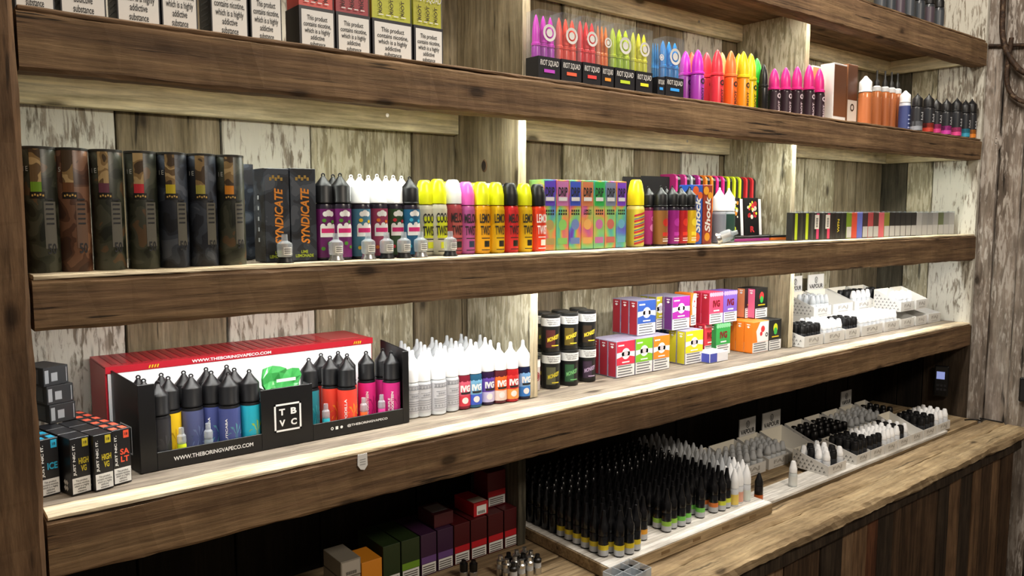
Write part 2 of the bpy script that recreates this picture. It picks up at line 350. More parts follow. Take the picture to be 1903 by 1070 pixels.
# flat (u,v) prints laid on a carton's face. carton: x -w/2..w/2, y 0..d, z 0..h
def lay(face,w,d,h,uv,e=.0004):
    if face=='F': return [(u,-e,v) for u,v in uv]
    if face=='L': return [(-w/2-e,d-u,v) for u,v in uv]       # u from the back edge
    if face=='R': return [(w/2+e,u,v) for u,v in uv]
    if face=='T': return [(u,v,h+e) for u,v in uv]
    if face=='B': return [(-u,d+e,v) for u,v in uv]
def curl(uv,r,e=.0003,a0=0.0):
    return [((r+e)*math.sin(u/r+a0),-(r+e)*math.cos(u/r+a0),v) for u,v in uv]
def warn(w,h,lines='This product\ncontains nicotine,\nwhich is a highly\naddictive\nsubstance'):
    return fit(lines,w,h,.012)
PR = {}
def carton(name,label,cat,group,X,Y,Z,dims,mat,prints=(),rz=0,rot=None,key=None,body='carton'):
    """prints: (part_name, face, (uv,faces), material, lift)"""
    w,d,h=dims; root=tag(empty(name,(X,Y,Z),rz,rot),label,cat,group)
    link(body,box_mesh(w,d,h,mat),root)
    add_prints(root,dims,prints,key); return root
def add_prints(root,dims,prints,key=None):
    w,d,h=dims
    for i,(pn,face,(uv,fc),pmat,e) in enumerate(prints):
        kk=(key,i,round(w,4),round(d,4),round(h,4),pmat.name) if key else None
        if kk and kk in PR: me=PR[kk]
        else:
            me=mesh_from(pn,lay(face,w,d,h,uv,e),fc,pmat)
            if kk: PR[kk]=me
        link(pn,me,root)
# ------------------------------------------------------------------ turned shapes
LC={}
def lathe(prof,mat,n=20,cap=True,name='part'):
    k=(tuple(prof),mat.name,n)
    if k in LC: return LC[k]
    v=[];f=[]
    for r,z in prof:
        for i in range(n):
            a=i*2*math.pi/n; v.append((r*math.cos(a),r*math.sin(a),z))
    for j in range(len(prof)-1):
        for i in range(n):
            i2=(i+1)%n; f.append((j*n+i,j*n+i2,(j+1)*n+i2,(j+1)*n+i))
    if cap: f.append(tuple(range(n-1,-1,-1))); f.append(tuple((len(prof)-1)*n+i for i in range(n)))
    me=mesh_from(name,v,f,mat)
    for p in me.polygons[:-2] if cap else me.polygons: p.use_smooth=True
    # keep hard arrises where the profile turns sharply
    bm=bmesh.new(); bm.from_mesh(me)
    for e in bm.edges:
        if len(e.link_faces)==2 and e.calc_face_angle(0)>.6: e.smooth=False
    bm.to_mesh(me); bm.free()
    LC[k]=me; return me
def mix_mesh(*mes):
    """join several cached meshes of one material into a new mesh"""
    bm=bmesh.new()
    for m in mes: bm.from_mesh(m)
    o=bpy.data.meshes.new('part'); bm.to_mesh(o); bm.free(); o.materials.append(mes[0].materials[0]); return o
def bottle(name,label,cat,group,X,Y,Z,parts,rz=0,rot=None):
    root=tag(empty(name,(X,Y,Z),rz,rot),label,cat,group)
    for p in parts: link(p[0],p[1],root)
    return root
# caps ---------------------------------------------------------------
def torus_ring(z,r,t,mat,n=14,m=6):
    v=[];f=[]
    for i in range(n):
        a=i*2*math.pi/n
        for j in range(m):
            b=j*2*math.pi/m; q=r+t*math.cos(b)
            v.append((q*math.cos(a),t*math.sin(b),z+q*math.sin(a)))
    for i in range(n):
        for j in range(m): f.append((i*m+j,((i+1)%n)*m+j,((i+1)%n)*m+(j+1)%m,i*m+(j+1)%m))
    return mesh_from('ring',v,f,mat,True)
CAPC={}
def cone_cap(r,z0,h,mat,loop=True):
    k=('cone',r,z0,h,mat.name,loop)
    if k not in CAPC:
        a=lathe([(r*.97,z0),(r,z0+.01*h),(r,z0+.05*h),(r*.96,z0+.07*h),(r*.96,z0+.57*h),(r*.9,z0+.61*h),(r*.62,z0+.72*h),(r*.38,z0+.82*h),(r*.24,z0+.89*h),(r*.16,z0+.93*h)],mat,18)
        CAPC[k]=mix_mesh(a,torus_ring(z0+.955*h,.0026,.0011,mat)) if loop else a
    return CAPC[k]
def dome_cap(r,z0,h,mat):
    return lathe([(r,z0),(r,z0+.45*h),(r*.94,z0+.55*h),(r*.8,z0+.8*h),(r*.66,z0+.95*h),(r*.5,z0+h),(.0005,z0+h)],mat,20)
def needle_cap(r,z0,h,mat):
    return lathe([(r,z0),(r,z0+.42*h),(r*.93,z0+.5*h),(r*.6,z0+.62*h),(r*.34,z0+.72*h),(r*.24,z0+.82*h),(r*.2,z0+.97*h),(r*.12,z0+h)],mat,16)
def bullet_cap(r,z0,h,mat):
    return lathe([(r*1.02,z0),(r*1.02,z0+.08*h),(r*.86,z0+.1*h),(r*.86,z0+.3*h),(r*.8,z0+.5*h),(r*.62,z0+.72*h),(r*.38,z0+.88*h),(r*.16,z0+.97*h),(.0004,z0+h)],mat,18)
def small_cap(r,z0,h,mat):
    return lathe([(r*.96,z0),(r*.96,z0+.35*h),(r*.86,z0+.42*h),(r*.62,z0+.85*h),(r*.45,z0+.97*h),(.0004,z0+h)],mat,14)
def taper_cap(r,z0,h,mat):
    return lathe([(r*.98,z0),(r*.98,z0+.3*h),(r*.7,z0+.55*h),(r*.42,z0+.85*h),(r*.26,z0+.98*h),(.0004,z0+h)],mat,14)
def body(r,h,mat,neck=.6,n=20): return lathe([(r*.92,0),(r,.0015),(r,h*.93),(r*.93,h*.98),(r*neck,h)],mat,n)
def band(r,z0,z1,mat,e=.0004,n=20): return lathe([(r+e,z0),(r+e,z1)],mat,n,cap=False)
def curled(name,uvf,r,mat,e=.0008,a0=0.0,key=None):
    if key and key in PR: return PR[key]
    me=mesh_from(name,curl(uvf[0],r,e,a0),uvf[1],mat)
    if key: PR[key]=me
    return me
BLACK=M('#0e0e10',.42,spec=.4); BLK2=M('#0d0d0f',.25); WHITE=M('#f2f3f4',.35,sss=.15); PAPER=M('#e9e9e6',.6); INK=M('#1a1a1c',.6); INKW=M('#f0f0ee',.5)
GREY=M('#77797c',.5)
# ------------------------------------------------------------------ S1 and S2: the two upper shelves
for i,px in enumerate((1634,1652,1669,1687,1706,1724,1742)):
    X=X_at(px,.07,Z1); r=.0165
    bottle('bottle','dark grey bottle in the row on the topmost shelf','bottle','dark bottles on the topmost shelf',X,.07,Z1,
        [('body',body(r,.085,M('#2b2e33',.3))),('label',band(r,.01,.075,M(['#3a3f45','#30353b','#443a44'][i%3],.4))),('cap',dome_cap(r*.95,.0855,.035,BLACK))])
# nicotine cartons, upper left
NICC='black cartons with pale nicotine warnings'
def nic_prints(w,d,h,pv,topc=None):
    p=[('warning_panel','F',rect(-w/2+.002,w/2-.002,.003,pv),PAPER,.0004),('warning_text','F',(lambda t:(shift(t[0],0,pv*.5),t[1]))(warn(w*.8,pv*.74)),INK,.0008),
       ('side_print','L',merge(*[rect(d*.2,d*.8,.02+.008*k,.022+.008*k) for k in range(6)]),GREY,.0004)]
    if topc: p.append(('colour_panel','F',rect(-w/2+.001,w/2-.001,pv+.003,h-.006),topc,.0004))
    return p
for i,(a,b,pyt,tint) in enumerate([(22,100,-60,'#7d4a2a'),(108,196,-45,'#3d4a5c'),(214,297,-30,'#5a3a5c'),(298,367,-18,'#6b2f33'),(390,461,0,'#38424c'),(464,524,17,'#2f8fb0')]):
    Y=.048; xa,xb=X_at(a,Y,1.76),X_at(b,Y,1.76); w=xb-xa-.001; pv=max(.05,Z_at(pyt,xa,Y)-Z2) if i>3 else .076
    pv={0:.078,1:.078,2:.078,3:.078,4:.076,5:.072}[i]
    carton('nicotine_carton','black carton with pale warning panel and %s top panel'%['brown','slate blue','plum','dark red','charcoal','light blue'][i],'carton',NICC,(xa+xb)/2,Y,Z2,(w,.05,.125),M('#23252b',.5),nic_prints(w,.05,.125,pv,M(tint,.5)))
# clear packs with coloured bottles in them
RIOT='RIOT SQUAD'
def bullet(X,Y,Z,r,h,colb,colc,label,group,textcol=INK,lab=None,rz=0,cat='bottle'):
    hb=h*.55; key=('bl',round(r,4),round(h,4))
    p=[('body',body(r,hb,M(colb,.3,sss=.1),.85,16)),('cap',bullet_cap(r,hb,h-hb,M(colc,.3,sss=.12)))]
    if lab: p.append(('label',band(r,.002,hb*.9,M(lab,.45),n=16)))
    t=merge((lambda q:(shift(rot90(q[0]),0,hb*.36),q[1]))(fit('RIOT',hb*.42,r*.5)),ring(0,hb*.76,r*.22,r*.42,14))
    p.append(('lettering',curled('lettering',t,r,textcol,.001,key=key+(textcol.name,))))
    return bottle('bullet_bottle',label,cat,group,X,Y,Z,p,rz)
def clear_pack(X,Y,Z,w,d,h,colb,colc,bandc,label,group,sidebar=True,nb=3,bh=.95,badge=True):
    root=tag(empty('clear_pack',(X,Y,Z)),label,'pack',group)
    link('case',box_mesh(w,d,h,CLEAR,.0005),root)
    kb=h*.37
    link('base_sleeve',mesh_from('base_sleeve',*box_vf(-w/2-.0004,w/2+.0004,-.0004,d+.0004,0,kb),M('#1b1c22',.45)),root)
    add_prints(root,(w,d,h),[('lettering','F',(lambda t:(shift(t[0],0,kb*.76),t[1]))(fit(RIOT,w*.86,kb*.24,0,.15)),INKW,.0012),
        ('flavour_line','F',rect(-w*.25,w*.25,kb*.42,kb*.54),M(bandc,.5),.0012)]+([('badge','F',merge(ring(0,h*.70,w*.2,w*.3,20),disc(0,h*.70,w*.14)),INKW,.0008)] if badge else []))
    r=min(w/nb*.49,d*.48)
    for k in range(nb):
        x=-w/2+w*(k+.5)/nb; hb=h*bh*.55
        for nm,me in (('bottle_body',body(r,hb,M(colb,.3,sss=.1),.85,14)),('bottle_cap',bullet_cap(r,hb,h*bh-hb,M(colc,.3,sss=.12)))):
            link(nm,me,root,(x,d*.5,.001))
    return root
def warn_pack(xa,xb,Y,col,label,group,h=.128):
    w=xb-xa-.001; d=.05; X=(xa+xb)/2
    root=tag(empty('clear_pack',(X,Y,Z2)),label,'pack',group); link('case',box_mesh(w,d,h,CLEAR,.0005),root)
    kb=.066
    link('base_sleeve',mesh_from('base_sleeve',*box_vf(-w/2-.0004,w/2+.0004,-.0004,d+.0004,0,kb),M('#23242c',.45)),root)
    link('inner_card',mesh_from('inner_card',*box_vf(-w/2+.001,w/2-.001,.003,d-.003,kb,h-.001),M(col,.4)),root)
    add_prints(root,(w,d,h),[('warning_panel','F',rect(-w/2+.003,w/2-.002,.003,kb-.005),PAPER,.0008),
        ('warning_text','F',(lambda t:(shift(t[0],0,kb*.47),t[1]))(warn(w*.78,kb*.68)),INK,.0012),
        ('lettering','F',(lambda t:(shift(t[0],0,h*.86),t[1]))(fit(RIOT,w*.9,.014,0,.15)),INKW,.0008),
        ('small_print','F',merge(*[rect(-w*.35+w*.19*k,-w*.35+w*.19*k+w*.12,kb+.006,kb+.0075) for k in range(4)]),INKW,.0008),
        ('bottle_print','F',merge(*[(lambda t:(shift(rot90(t[0]),-w*.3+w*.28*k,h*.68),t[1]))(fit('RIOT',.024,.006)) for k in range(3)]),M('#2a1414',.6),.0006)],None)
for a,b,c,nm in [(556,622,'#ef4a35','bright red'),(625,688,'#b5202a','dark red'),(692,766,'#d9d823','yellow-green'),(769,823,'#d4cf1d','mustard yellow')]:
    warn_pack(X_at(a,.046,1.75),X_at(b,.046,1.75),.046,c,'clear pack of %s bottles with nicotine warning base'%nm,'clear packs beside the dividing board')
for a,b,pt,cb,cc,bc,nm in [(1000,1041,20,'#b23fb8','#e03bd0','#c04ad0','purple'),(1043,1081,26,'#f0503c','#ff5a44','#ff6a4a','coral red'),(1083,1117,32,'#ea3038','#ff4248','#ff4a4a','crimson'),
      (1118,1141,40,'#f47a2c','#ff8f3a','#ffa03a','orange'),(1143,1180,46,'#a9c91f','#cfe52a','#c5e03a','lime green'),(1182,1213,54,'#d7d81a','#f2ee2c','#f0f03a','yellow'),(1237,1271,70,'#1c82c8','#2a9ff0','#3aa6ff','blue'),(1222,1236,73,'#1a76b4','#2a95e0','#3aa6ff','deep blue')]:
    Y=.05; xa,xb=X_at(a,Y,1.78),X_at(b,Y,1.78); h=Z_at(pt,(xa+xb)/2,Y)-Z2
    clear_pack((xa+xb)/2,Y,Z2,xb-xa-.002,.036,h,cb,cc,bc,'clear pack holding %s bullet bottles over a black base'%nm,'clear packs of bullet bottles')
# loose bullet bottles
for i,(px,pt,Y,cb,cc,nm) in enumerate([(1273,95,.09,'#a84bb5','#e040d8','purple bullet bottle against the blue pack'),(1296,92,.06,'#a63fb0','#d83ad0','purple bullet bottle beside a red one'),
    (1284,97,.135,'#e8603c','#f06a50','coral bullet bottle half hidden behind purple ones'),(1312,97,.095,'#e2404c','#ff5060','red bullet bottle behind another red one'),(1332,92,.06,'#e23a48','#ff4656','red bullet bottle beside the orange one'),
    (1340,97,.13,'#f08a50','#ffb070','pale orange bullet bottle behind the red ones'),(1357,94,.06,'#f46a2a','#ff8a4a','orange bullet bottle'),(1371,99,.11,'#f0c020','#f6e030','yellow bullet bottle behind the amber one'),(1380,95,.06,'#f29a20','#f4e02a','amber bullet bottle with yellow cap'),
    (1394,99,.08,'#e6cf18','#f6ec2a','bright yellow bullet bottle beside the green one'),(1405,108,.10,'#36c83a','#4ae850','green bullet bottle'),(1418,119,.075,'#1c1d20','#25272b','black bullet bottle')]):
    X=X_at(px,Y,1.77); h=max(.07,Z_at(pt,X,Y)-Z2); bullet(X,Y,Z2,.0152 if 'black' not in nm else .012,h,cb,cc,nm+' on the upper shelf','loose bullet bottles')
for i,(px,pt) in enumerate([(1438,127),(1459,125),(1480,123),(1502,120),(1521,127)]):
    Y=.075; X=X_at(px,Y,1.77); h=Z_at(pt,X,Y)-Z2; bullet(X,Y,Z2,.0155,h,'#2c1a26','#f5359a','bottle with hot pink bullet cap and black patterned label','pink-capped bottles',M('#d9c7d2',.5),'#33202c')
# white and brown cartons
for a,b,pt,Y,d,mc,pr,lb in [(1508,1536,121,.105,.04,'#efeceb','#d98e5c','white carton with a peach stripe behind pink-capped bottles'),(1548,1572,116,.06,.04,'#f0eeed','#7a4a2c','white carton with a brown front'),(1574,1592,118,.065,.05,'#8c5a38','#d9c8b4','brown carton with a white lower panel')]:
    xa,xb=X_at(a,Y,1.77),X_at(b,Y,1.77); w=xb-xa-.001; h=Z_at(pt,xa,Y)-Z2
    pts=[('front_panel','F',rect(-w/2+.002,w/2-.001,.02 if 'stripe' not in lb else .004,h-.004),M(pr if 'lower' not in lb else '#6a3f26',.5),.0004)]
    if 'lower' in lb: pts+=[('lower_panel','F',rect(-w/2+.001,w/2-.001,.003,h*.42),M('#e4dcd2',.5),.0008),('emblem','F',ring(0,h*.3,w*.12,w*.2),M('#3a2a20',.6),.0012)]
    carton('carton',lb,'carton','cartons on the upper shelf',(xa+xb)/2,Y,Z2,(w,d,h),M(mc,.5),pts)
# amber liquid bottles
for i,(px,pt,Y) in enumerate([(1607,139,.05),(1627,131,.10),(1642,132,.10),(1654,134,.10),(1665,136,.10)]):
    X=X_at(px,Y,1.77); h=Z_at(pt,X,Y)-Z2; r=.0185 if i==0 else .016; hb=h*.66
    p=[('body',body(r,hb,M('#b0683a',.2,sss=.2))),('label',band(r,.004,hb*.84,M('#b5683a',.45)))]
    if i==0: p.append(('cap',cone_cap(r*.96,hb,h-hb,WHITE,False)))
    else: p+=[('collar',lathe([(r*.8,hb),(r*.8,hb+.012),(r*.5,hb+.016)],M('#c9ccd0',.3),14)),('dropper_cap',lathe([(r*.55,hb+.014),(r*.5,hb+.02),(r*.45,h*.82),(r*.2,h*.86),(r*.17,h),(.0004,h)],BLACK,14))]
    bottle('bottle','amber labelled bottle with %s'%('white cone cap' if i==0 else 'slim black dropper cap'),'bottle','amber bottles',X,Y,Z2,p)
X=X_at(1681,.06,1.77); h=Z_at(167,X,.06)-Z2
bottle('bottle','dark blue labelled bottle with white cone cap on the upper shelf','bottle',None,X,.06,Z2,[('body',body(.0165,h*.7,M('#c6ccd6',.25))),('label',band(.0165,.004,h*.62,M('#3a4576',.4))),('print',curled('print',merge(*[rect(-.008,.008,.012+.012*k,.016+.012*k) for k in range(4)]),.0165,M('#aab4d6',.5))),('cap',cone_cap(.016,h*.7,h*.3,WHITE,False))])
for i,(px,pt,c) in enumerate([(1704,174,'#8a8f98'),(1725,175,'#c04030'),(1739,184,'#d8408a'),(1758,184,'#d040a8'),(1777,182,'#e04a90'),(1793,186,'#3aa0c0'),(1808,184,'#e8882a')]):
    Y=.026; X=min(X_at(px,Y,1.77),XR0-.0195); h=Z_at(pt,X,Y)-Z2
    bottle('bottle','black bottle with %s stripe low on its label'%['grey','red','rose','violet','pink','teal','orange'][i],'bottle','black bottles by the shelf end',X,Y,Z2,
      [('body',body(.0165,h*.66,M('#1b1c20',.3))),('label',band(.0165,.016,h*.6,M('#222429',.4))),('stripe',band(.0165,.004,.03,M(c,.4))),('print',curled('print',merge(*[rect(-.006+.003*(k%2),.007,.034+.005*k,.0365+.005*k) for k in range(5)]),.0165,M('#c9ccd2',.5),key='bkprint')),('cap',cone_cap(.0158,h*.66,h*.34,BLACK))])
# ------------------------------------------------------------------ S3
def camo(name,c):
    m=bpy.data.materials.new(name); m.use_nodes=True; N=m.node_tree.nodes; L=m.node_tree.links; b=N['Principled BSDF']; b.inputs['Roughness'].default_value=.4
    tc=N.new('ShaderNodeTexCoord'); oi=N.new('ShaderNodeObjectInfo'); ad=N.new('ShaderNodeVectorMath'); ml=N.new('ShaderNodeMath'); ml.operation='MULTIPLY'; ml.inputs[1].default_value=9
    L.new(oi.outputs['Random'],ml.inputs[0]); L.new(tc.outputs['Object'],ad.inputs[0]); L.new(ml.outputs[0],ad.inputs[1])
    n=N.new('ShaderNodeTexNoise'); n.inputs['Scale'].default_value=34; n.inputs['Detail'].default_value=1.5; n.inputs['Distortion'].default_value=.6; L.new(ad.outputs[0],n.inputs['Vector'])
    r=N.new('ShaderNodeValToRGB'); r.color_ramp.interpolation='CONSTANT'; e=r.color_ramp.elements; e[0].color=lin(c[0]); e[1].position=.44; e[1].color=lin(c[1])
    for p,k in ((.53,2),(.63,3)):
        x=e.new(p); x.color=lin(c[k])
    L.new(n.outputs[0],r.inputs[0]); L.new(r.outputs[0],b.inputs['Base Color']); return m
CAMS=[camo('camo_green',['#1c1f16','#2d3024','#3f4033','#5a4630']),camo('camo_brown',['#3a241a','#4d3122','#6b4a36','#8a6449']),camo('camo_navy',['#14161c','#20242d','#343a44','#4a4f58'])]
GOLDP=camo('worn_gold_print',['#4a3a28','#8a7048','#b59a6c','#6a5438'])
tubes=[(84,0,'#6f9a2a','lime'),(142,1,'#6a4326','brown'),(206,0,'#6a3a4a','plum'),(269,0,'#c8323c','red'),(326,2,'#c9b42c','yellow'),(380,2,'#a8a045','olive yellow'),(432,0,'#d98a2a','orange')]
for i,(px,cm,c,nm) in enumerate(tubes):
    Y=.048; r=.0196; X=X_at(px,Y,Z3); hh=.154; 
    root=bottle('camouflage_tube','%s camouflage tube with %s label window'%(['green','brown','navy'][cm],nm),'tube','camouflage tubes',X,Y,Z3,[('tube',lathe([(r*.97,0),(r,.001),(r,hh-.001),(r*.97,hh)],CAMS[cm],28))])
    root.rotation_euler[2]=math.radians(-12)
    lid=link('lid_rim',lathe([(r*1.02,hh-.002),(r*1.02,hh+.001),(r*.9,hh+.0015)],M('#2c2a24',.4),28),root)
    def C(uvf,mt,nmn,e=.0005): link(nmn,mesh_from(nmn,curl(uvf[0],r,e),uvf[1],mt),root)
    strip=lambda u0,u1,v0,v1:merge(*[rect(u0+(u1-u0)*k/4,u0+(u1-u0)*(k+1)/4,v0,v1) for k in range(4)])
    C(strip(-.009,.003,hh-.042,hh-.002),GOLDP,'gold_patch'); C(strip(-.009,.003,hh-.054,hh-.042),M(c,.4),'flavour_patch')
    C(strip(-.010,.006,hh-.062,hh-.054),M('#15120e',.5),'name_plate'); C(merge(*[rect(-.008+.0028*k,-.0062+.0028*k,hh-.0597+.001*(k%2),hh-.0573+.001*(k%2)) for k in range(5)]),M('#c9a35a',.4),'name_script',.0008)
    C((lambda t:(shift(t[0],-.0145,hh-.026),t[1]))(fit('I E' if i!=1 else 'I S',.007,.006,.005)),M('#c8c8c0',.5),'lettering')
    C(strip(.004,.018,.03,hh-.066),M('#57544a' if cm!=1 else '#604634',.5),'info_panel'); C((lambda t:(shift(t[0],.011,.03),t[1]))(fit('50',.010,.013,.02)),INK,'size_digits',.0008); C(merge(*[rect(.006,.015,.09-.006*k,.092-.006*k) for k in range(6)]),INK,'info_lines',.0008)
# stretched dark box behind and the two tall cartons
carton('carton','dark patterned carton standing behind the last camouflage tube','carton',None,X_at(462,.145,Z3),.145,Z3,(.024,.04,.150),CAMS[2],rz=0)
Y=.06
for i,(a,b) in enumerate([(493,540),(541,589)]):
    xa,xb=X_at(a,Y,1.44),X_at(b,Y,1.44); w=xb-xa-.0006; h=Z_at(312,xa,Y)-Z3
    pr=[('lettering','F',(lambda t:(shift(rot90(t[0]),.002,h*.49),t[1]))(fit('SYNDICATE',h*.60,w*.34,.03,.2)),M('#e08a2a',.45),.0006),
        ('emblem','F',merge(*[rect(-w*.3+w*.11*k,-w*.3+w*.11*k+w*.09,h*.87+.003*(k%2),h*.905+.003*(k%2)) for k in range(5)]),M('#a3823a',.4),.0006),
        ('flavour','F',(lambda t:(shift(t[0],0,h*.08),t[1]))(fit('LIME\nLEMONADE',w*.7,h*.075,.02)),M('#b5c832',.5),.0006),
        ('side_lettering','L',merge(*[rect(.018,.024,.03+.016*k,.036+.016*k) for k in range(5)]),M('#b0b4b8',.5),.0006)]
    carton('tall_carton','tall black carton with large orange upright lettering' + (' beside camouflage tubes' if i==0 else ' beside purple bottles'),'carton','tall black cartons',(xa+xb)/2,Y,Z3,(w,.045,h),CAMS[2],pr)
CAMS[2].node_tree.nodes['Principled BSDF'].inputs['Roughness'].default_value=.45
def shortfill(px,py_top,Y,lab,cap,label,group,r=.0165,bodyc='#2a2430',text=None,tcol=INK,extra=(),Z=Z3,hb=.66,capf=cone_cap,loop=True,zr=None,rz=0,name='bottle',H=None):
    X=X_at(px,Y,Z); h=H or (Z_at(py_top,X,Y)-Z); b=h*hb
    p=[('body',body(r,b,M(bodyc,.25))),('label',band(r,.004,b*.90,M(lab,.4)))]
    p.append(('cap',capf(r*.96,b,h-b,cap) if capf is not cone_cap else cone_cap(r*.96,b,h-b,cap,loop)))
    for q,(pn,uvf,mt) in enumerate(extra): p.append((pn,curled(pn,uvf,r,mt,.0007+.0003*q,key=(pn,hash(str(uvf)),q,mt.name,round(r,4)))))
    if text: p.append(('lettering',curled('lettering',(lambda t:(shift(t[0],text[3] if len(text)>3 else 0,b*text[2]),t[1]))(fit(text[0],r*text[1],b*(.2+.24*text[0].count('\n')),.02)),r,tcol,.0018)))
    return bottle(name,label,'bottle',group,X,Y,Z,p,rz)
CLOUD=merge(disc(-.005,.072,.0042),disc(.0,.0735,.005),disc(.005,.072,.0042)); SWOOSH=rect(-.011,.010,.0425,.0495); CLOUD2=merge(rect(-.013,.012,.036,.0535),disc(-.009,.0535,.0036),disc(.001,.0545,.004),disc(.008,.0535,.003))
DOTS=merge(disc(-.007,.062,.003),disc(.006,.06,.0026),disc(.0,.026,.003),disc(.008,.02,.0026),disc(-.009,.018,.003))
PINKB=M('#d02a72',.4)
def fruity(px,pt,Y,lab,dot,capm,label,group,r=.0165):
    shortfill(px,pt,Y,lab,capm,label,group,r,extra=(('cloud_print',CLOUD,INKW),('cloud_base',CLOUD2,INKW),('name_swoosh',SWOOSH,PINKB),('fruit_print',DOTS,M(dot,.4))))
fruity(604,323,.072,'#6a1f63','#4a8a2a',BLACK,'purple labelled bottle with black cone cap beside the tall cartons','purple cloud-label bottles')
fruity(635,323,.066,'#6e2166','#4a8a2a',BLACK,'purple labelled bottle with black cone cap next to white-capped bottles','purple cloud-label bottles')
fruity(622,325,.115,'#571a58','#4a8a2a',BLACK,'purple labelled bottle tucked behind two like it','purple cloud-label bottles')
for px,pt,Y,lb,dt,nm in [(671,325,.068,'#4a7f9a','#e8c02a','blue'),(703,325,.072,'#9a3a5a','#e87a2a','rose'),(733,327,.078,'#2f4a2c','#c82a3a','dark green')]:
    fruity(px,pt,Y,lb,dt,WHITE,'%s cloud-label bottle with white cone cap'%nm,'white-capped cloud-label bottles')
for px,pt,Y in [(655,326,.118),(687,327,.122),(719,328,.125),(748,328,.13)]:
    fruity(px,pt,Y,'#5a4a6a','#e8c02a',WHITE,'white-capped bottle in the second row behind cloud-label bottles','white-capped bottles of the second row')
fruity(763,329,.07,'#1f5f86','#40b0d0',BLACK,'dark blue cloud-label bottle with black cone cap','white-capped cloud-label bottles')
YC=M('#e9ee1c',.3,sss=.2); PKC=M('#f06ac8',.3,sss=.2); MGR=M('#7c8a1a',.4)
def twist(px,pt,Y,lab,cap,words,label,tc=INK,boxc=None,panel=None,r=.0165):
    ex=[]
    if panel: ex.append(('name_panel',merge(*[rect(-.010+.006*k,-.004+.006*k,.030,.067) for k in range(4)]),M(panel,.4)))
    ex.append(('size_patch',merge(*[rect(-.004+.004*k,.004*k,.012,.023) for k in range(3)]),M(boxc or '#1d1d16',.4)))
    ex.append(('small_print',merge(rect(-.009,.009,.027,.0285),rect(-.009,.009,.006,.0075)),tc))
    shortfill(px,pt,Y,lab,cap,label,'dome-capped bottles',r,bodyc=lab,text=(words,1.45,.60),tcol=tc,extra=ex,capf=dome_cap,hb=.68)
twist(790,335,.088,'#cfcbb4',YC,'COOL\nTWIST','pale bottle with yellow cap and yellow name panel beside the dark blue bottle',panel='#d8e02a',boxc='#d8e02a')
twist(814,333,.080,'#cfcbb4',YC,'COOL\nTWIST','pale bottle with yellow cap and yellow name panel next to the white-capped one',panel='#d8e02a',boxc='#d8e02a')
twist(842,334,.082,'#a8454c',WHITE,'MELON\nTWIST','red bottle with white dome cap and dark tall lettering',panel='#c0605a')
twist(866,338,.080,'#b85a9a',PKC,'MELON\nTWIST','pink and blue bottle with pink dome cap',boxc='#2a3a5a')
twist(894,338,.072,'#e8a416',YC,'LEMON\nTWIST','orange bottle with yellow cap beside the pink-capped one')
twist(921,339,.070,'#e2b414',YC,'LEMON\nTWIST','golden bottle with yellow cap beside the black-capped red one')
twist(947,340,.066,'#d02a2c',BLACK,'MELON\nTWIST','red bottle with black dome cap and dark tall lettering')
twist(973,341,.066,'#e8c018',YC,'LEMON\nTWIST','yellow bottle with yellow cap between two black-capped bottles')
twist(998,342,.060,'#dc3e20',BLACK,'LEMON\nTWIST','orange-red bottle with black dome cap and white lettering',tc=INKW,boxc='#e8e4dc')
for px,pt,Y,c in [(828,338,.125,YC),(853,340,.13,WHITE),(880,340,.128,YC),(908,341,.125,WHITE),(935,342,.12,BLACK),(960,343,.12,YC)]:
    twist(px,pt,Y,'#b9a428',c,'LEMON\nTWIST','yellow label bottle in the second row with %s cap'%('yellow' if c is YC else 'white' if c is WHITE else 'black'))
# small glass tanks standing along the front edge
def tank_parts(base,lab=True):
    p=[('base',lathe([(.0125,0),(.0125,.002),(.0105,.005),(.0100,.009)],base,18)),
       ('glass',lathe([(.0100,.009),(.0112,.011),(.0114,.026),(.0108,.029),(.007,.0315)],GLASS,18)),
       ('liner',lathe([(.0045,.009),(.0045,.028)],M('#b9a79a',.3),12)),
       ('mouthpiece',lathe([(.007,.0312),(.0048,.033),(.0044,.042),(.0044,.0425)],GLASS,14))]
    if lab: p+=[('paper_band',curled('paper_band',merge(*[rect(-.006+.003*k,-.003+.003*k,.0125,.0235) for k in range(4)]),.0114,PAPER,.0006,key='tkp')),('band_print',curled('band_print',merge(*[rect(-.005,.005,.0145+.003*k,.0155+.003*k) for k in range(3)]),.0114,INK,.001,key='tkq'))]
    return p
STEEL=M('#c9c8c6',.25,metal=.9)
for px,Y,bs,nm in [(530,.034,BLACK,'black base before the tall cartons'),(625,.034,STEEL,'steel base before the purple bottles'),(685,.034,STEEL,'steel base before the blue label bottle'),(719,.032,BLACK,'black base beside another like it'),
        (751,.032,BLACK,'black base below the dark blue bottle'),(782,.034,STEEL,'steel base before the pale yellow bottles'),(837,.030,BLACK,'black base before the white-capped bottle')]:
    bottle('glass_tank','small clear glass tank with paper band, %s'%nm,'tank','glass tanks on the shelf edge',X_at(px,Y,Z3),Y,Z3,tank_parts(bs))
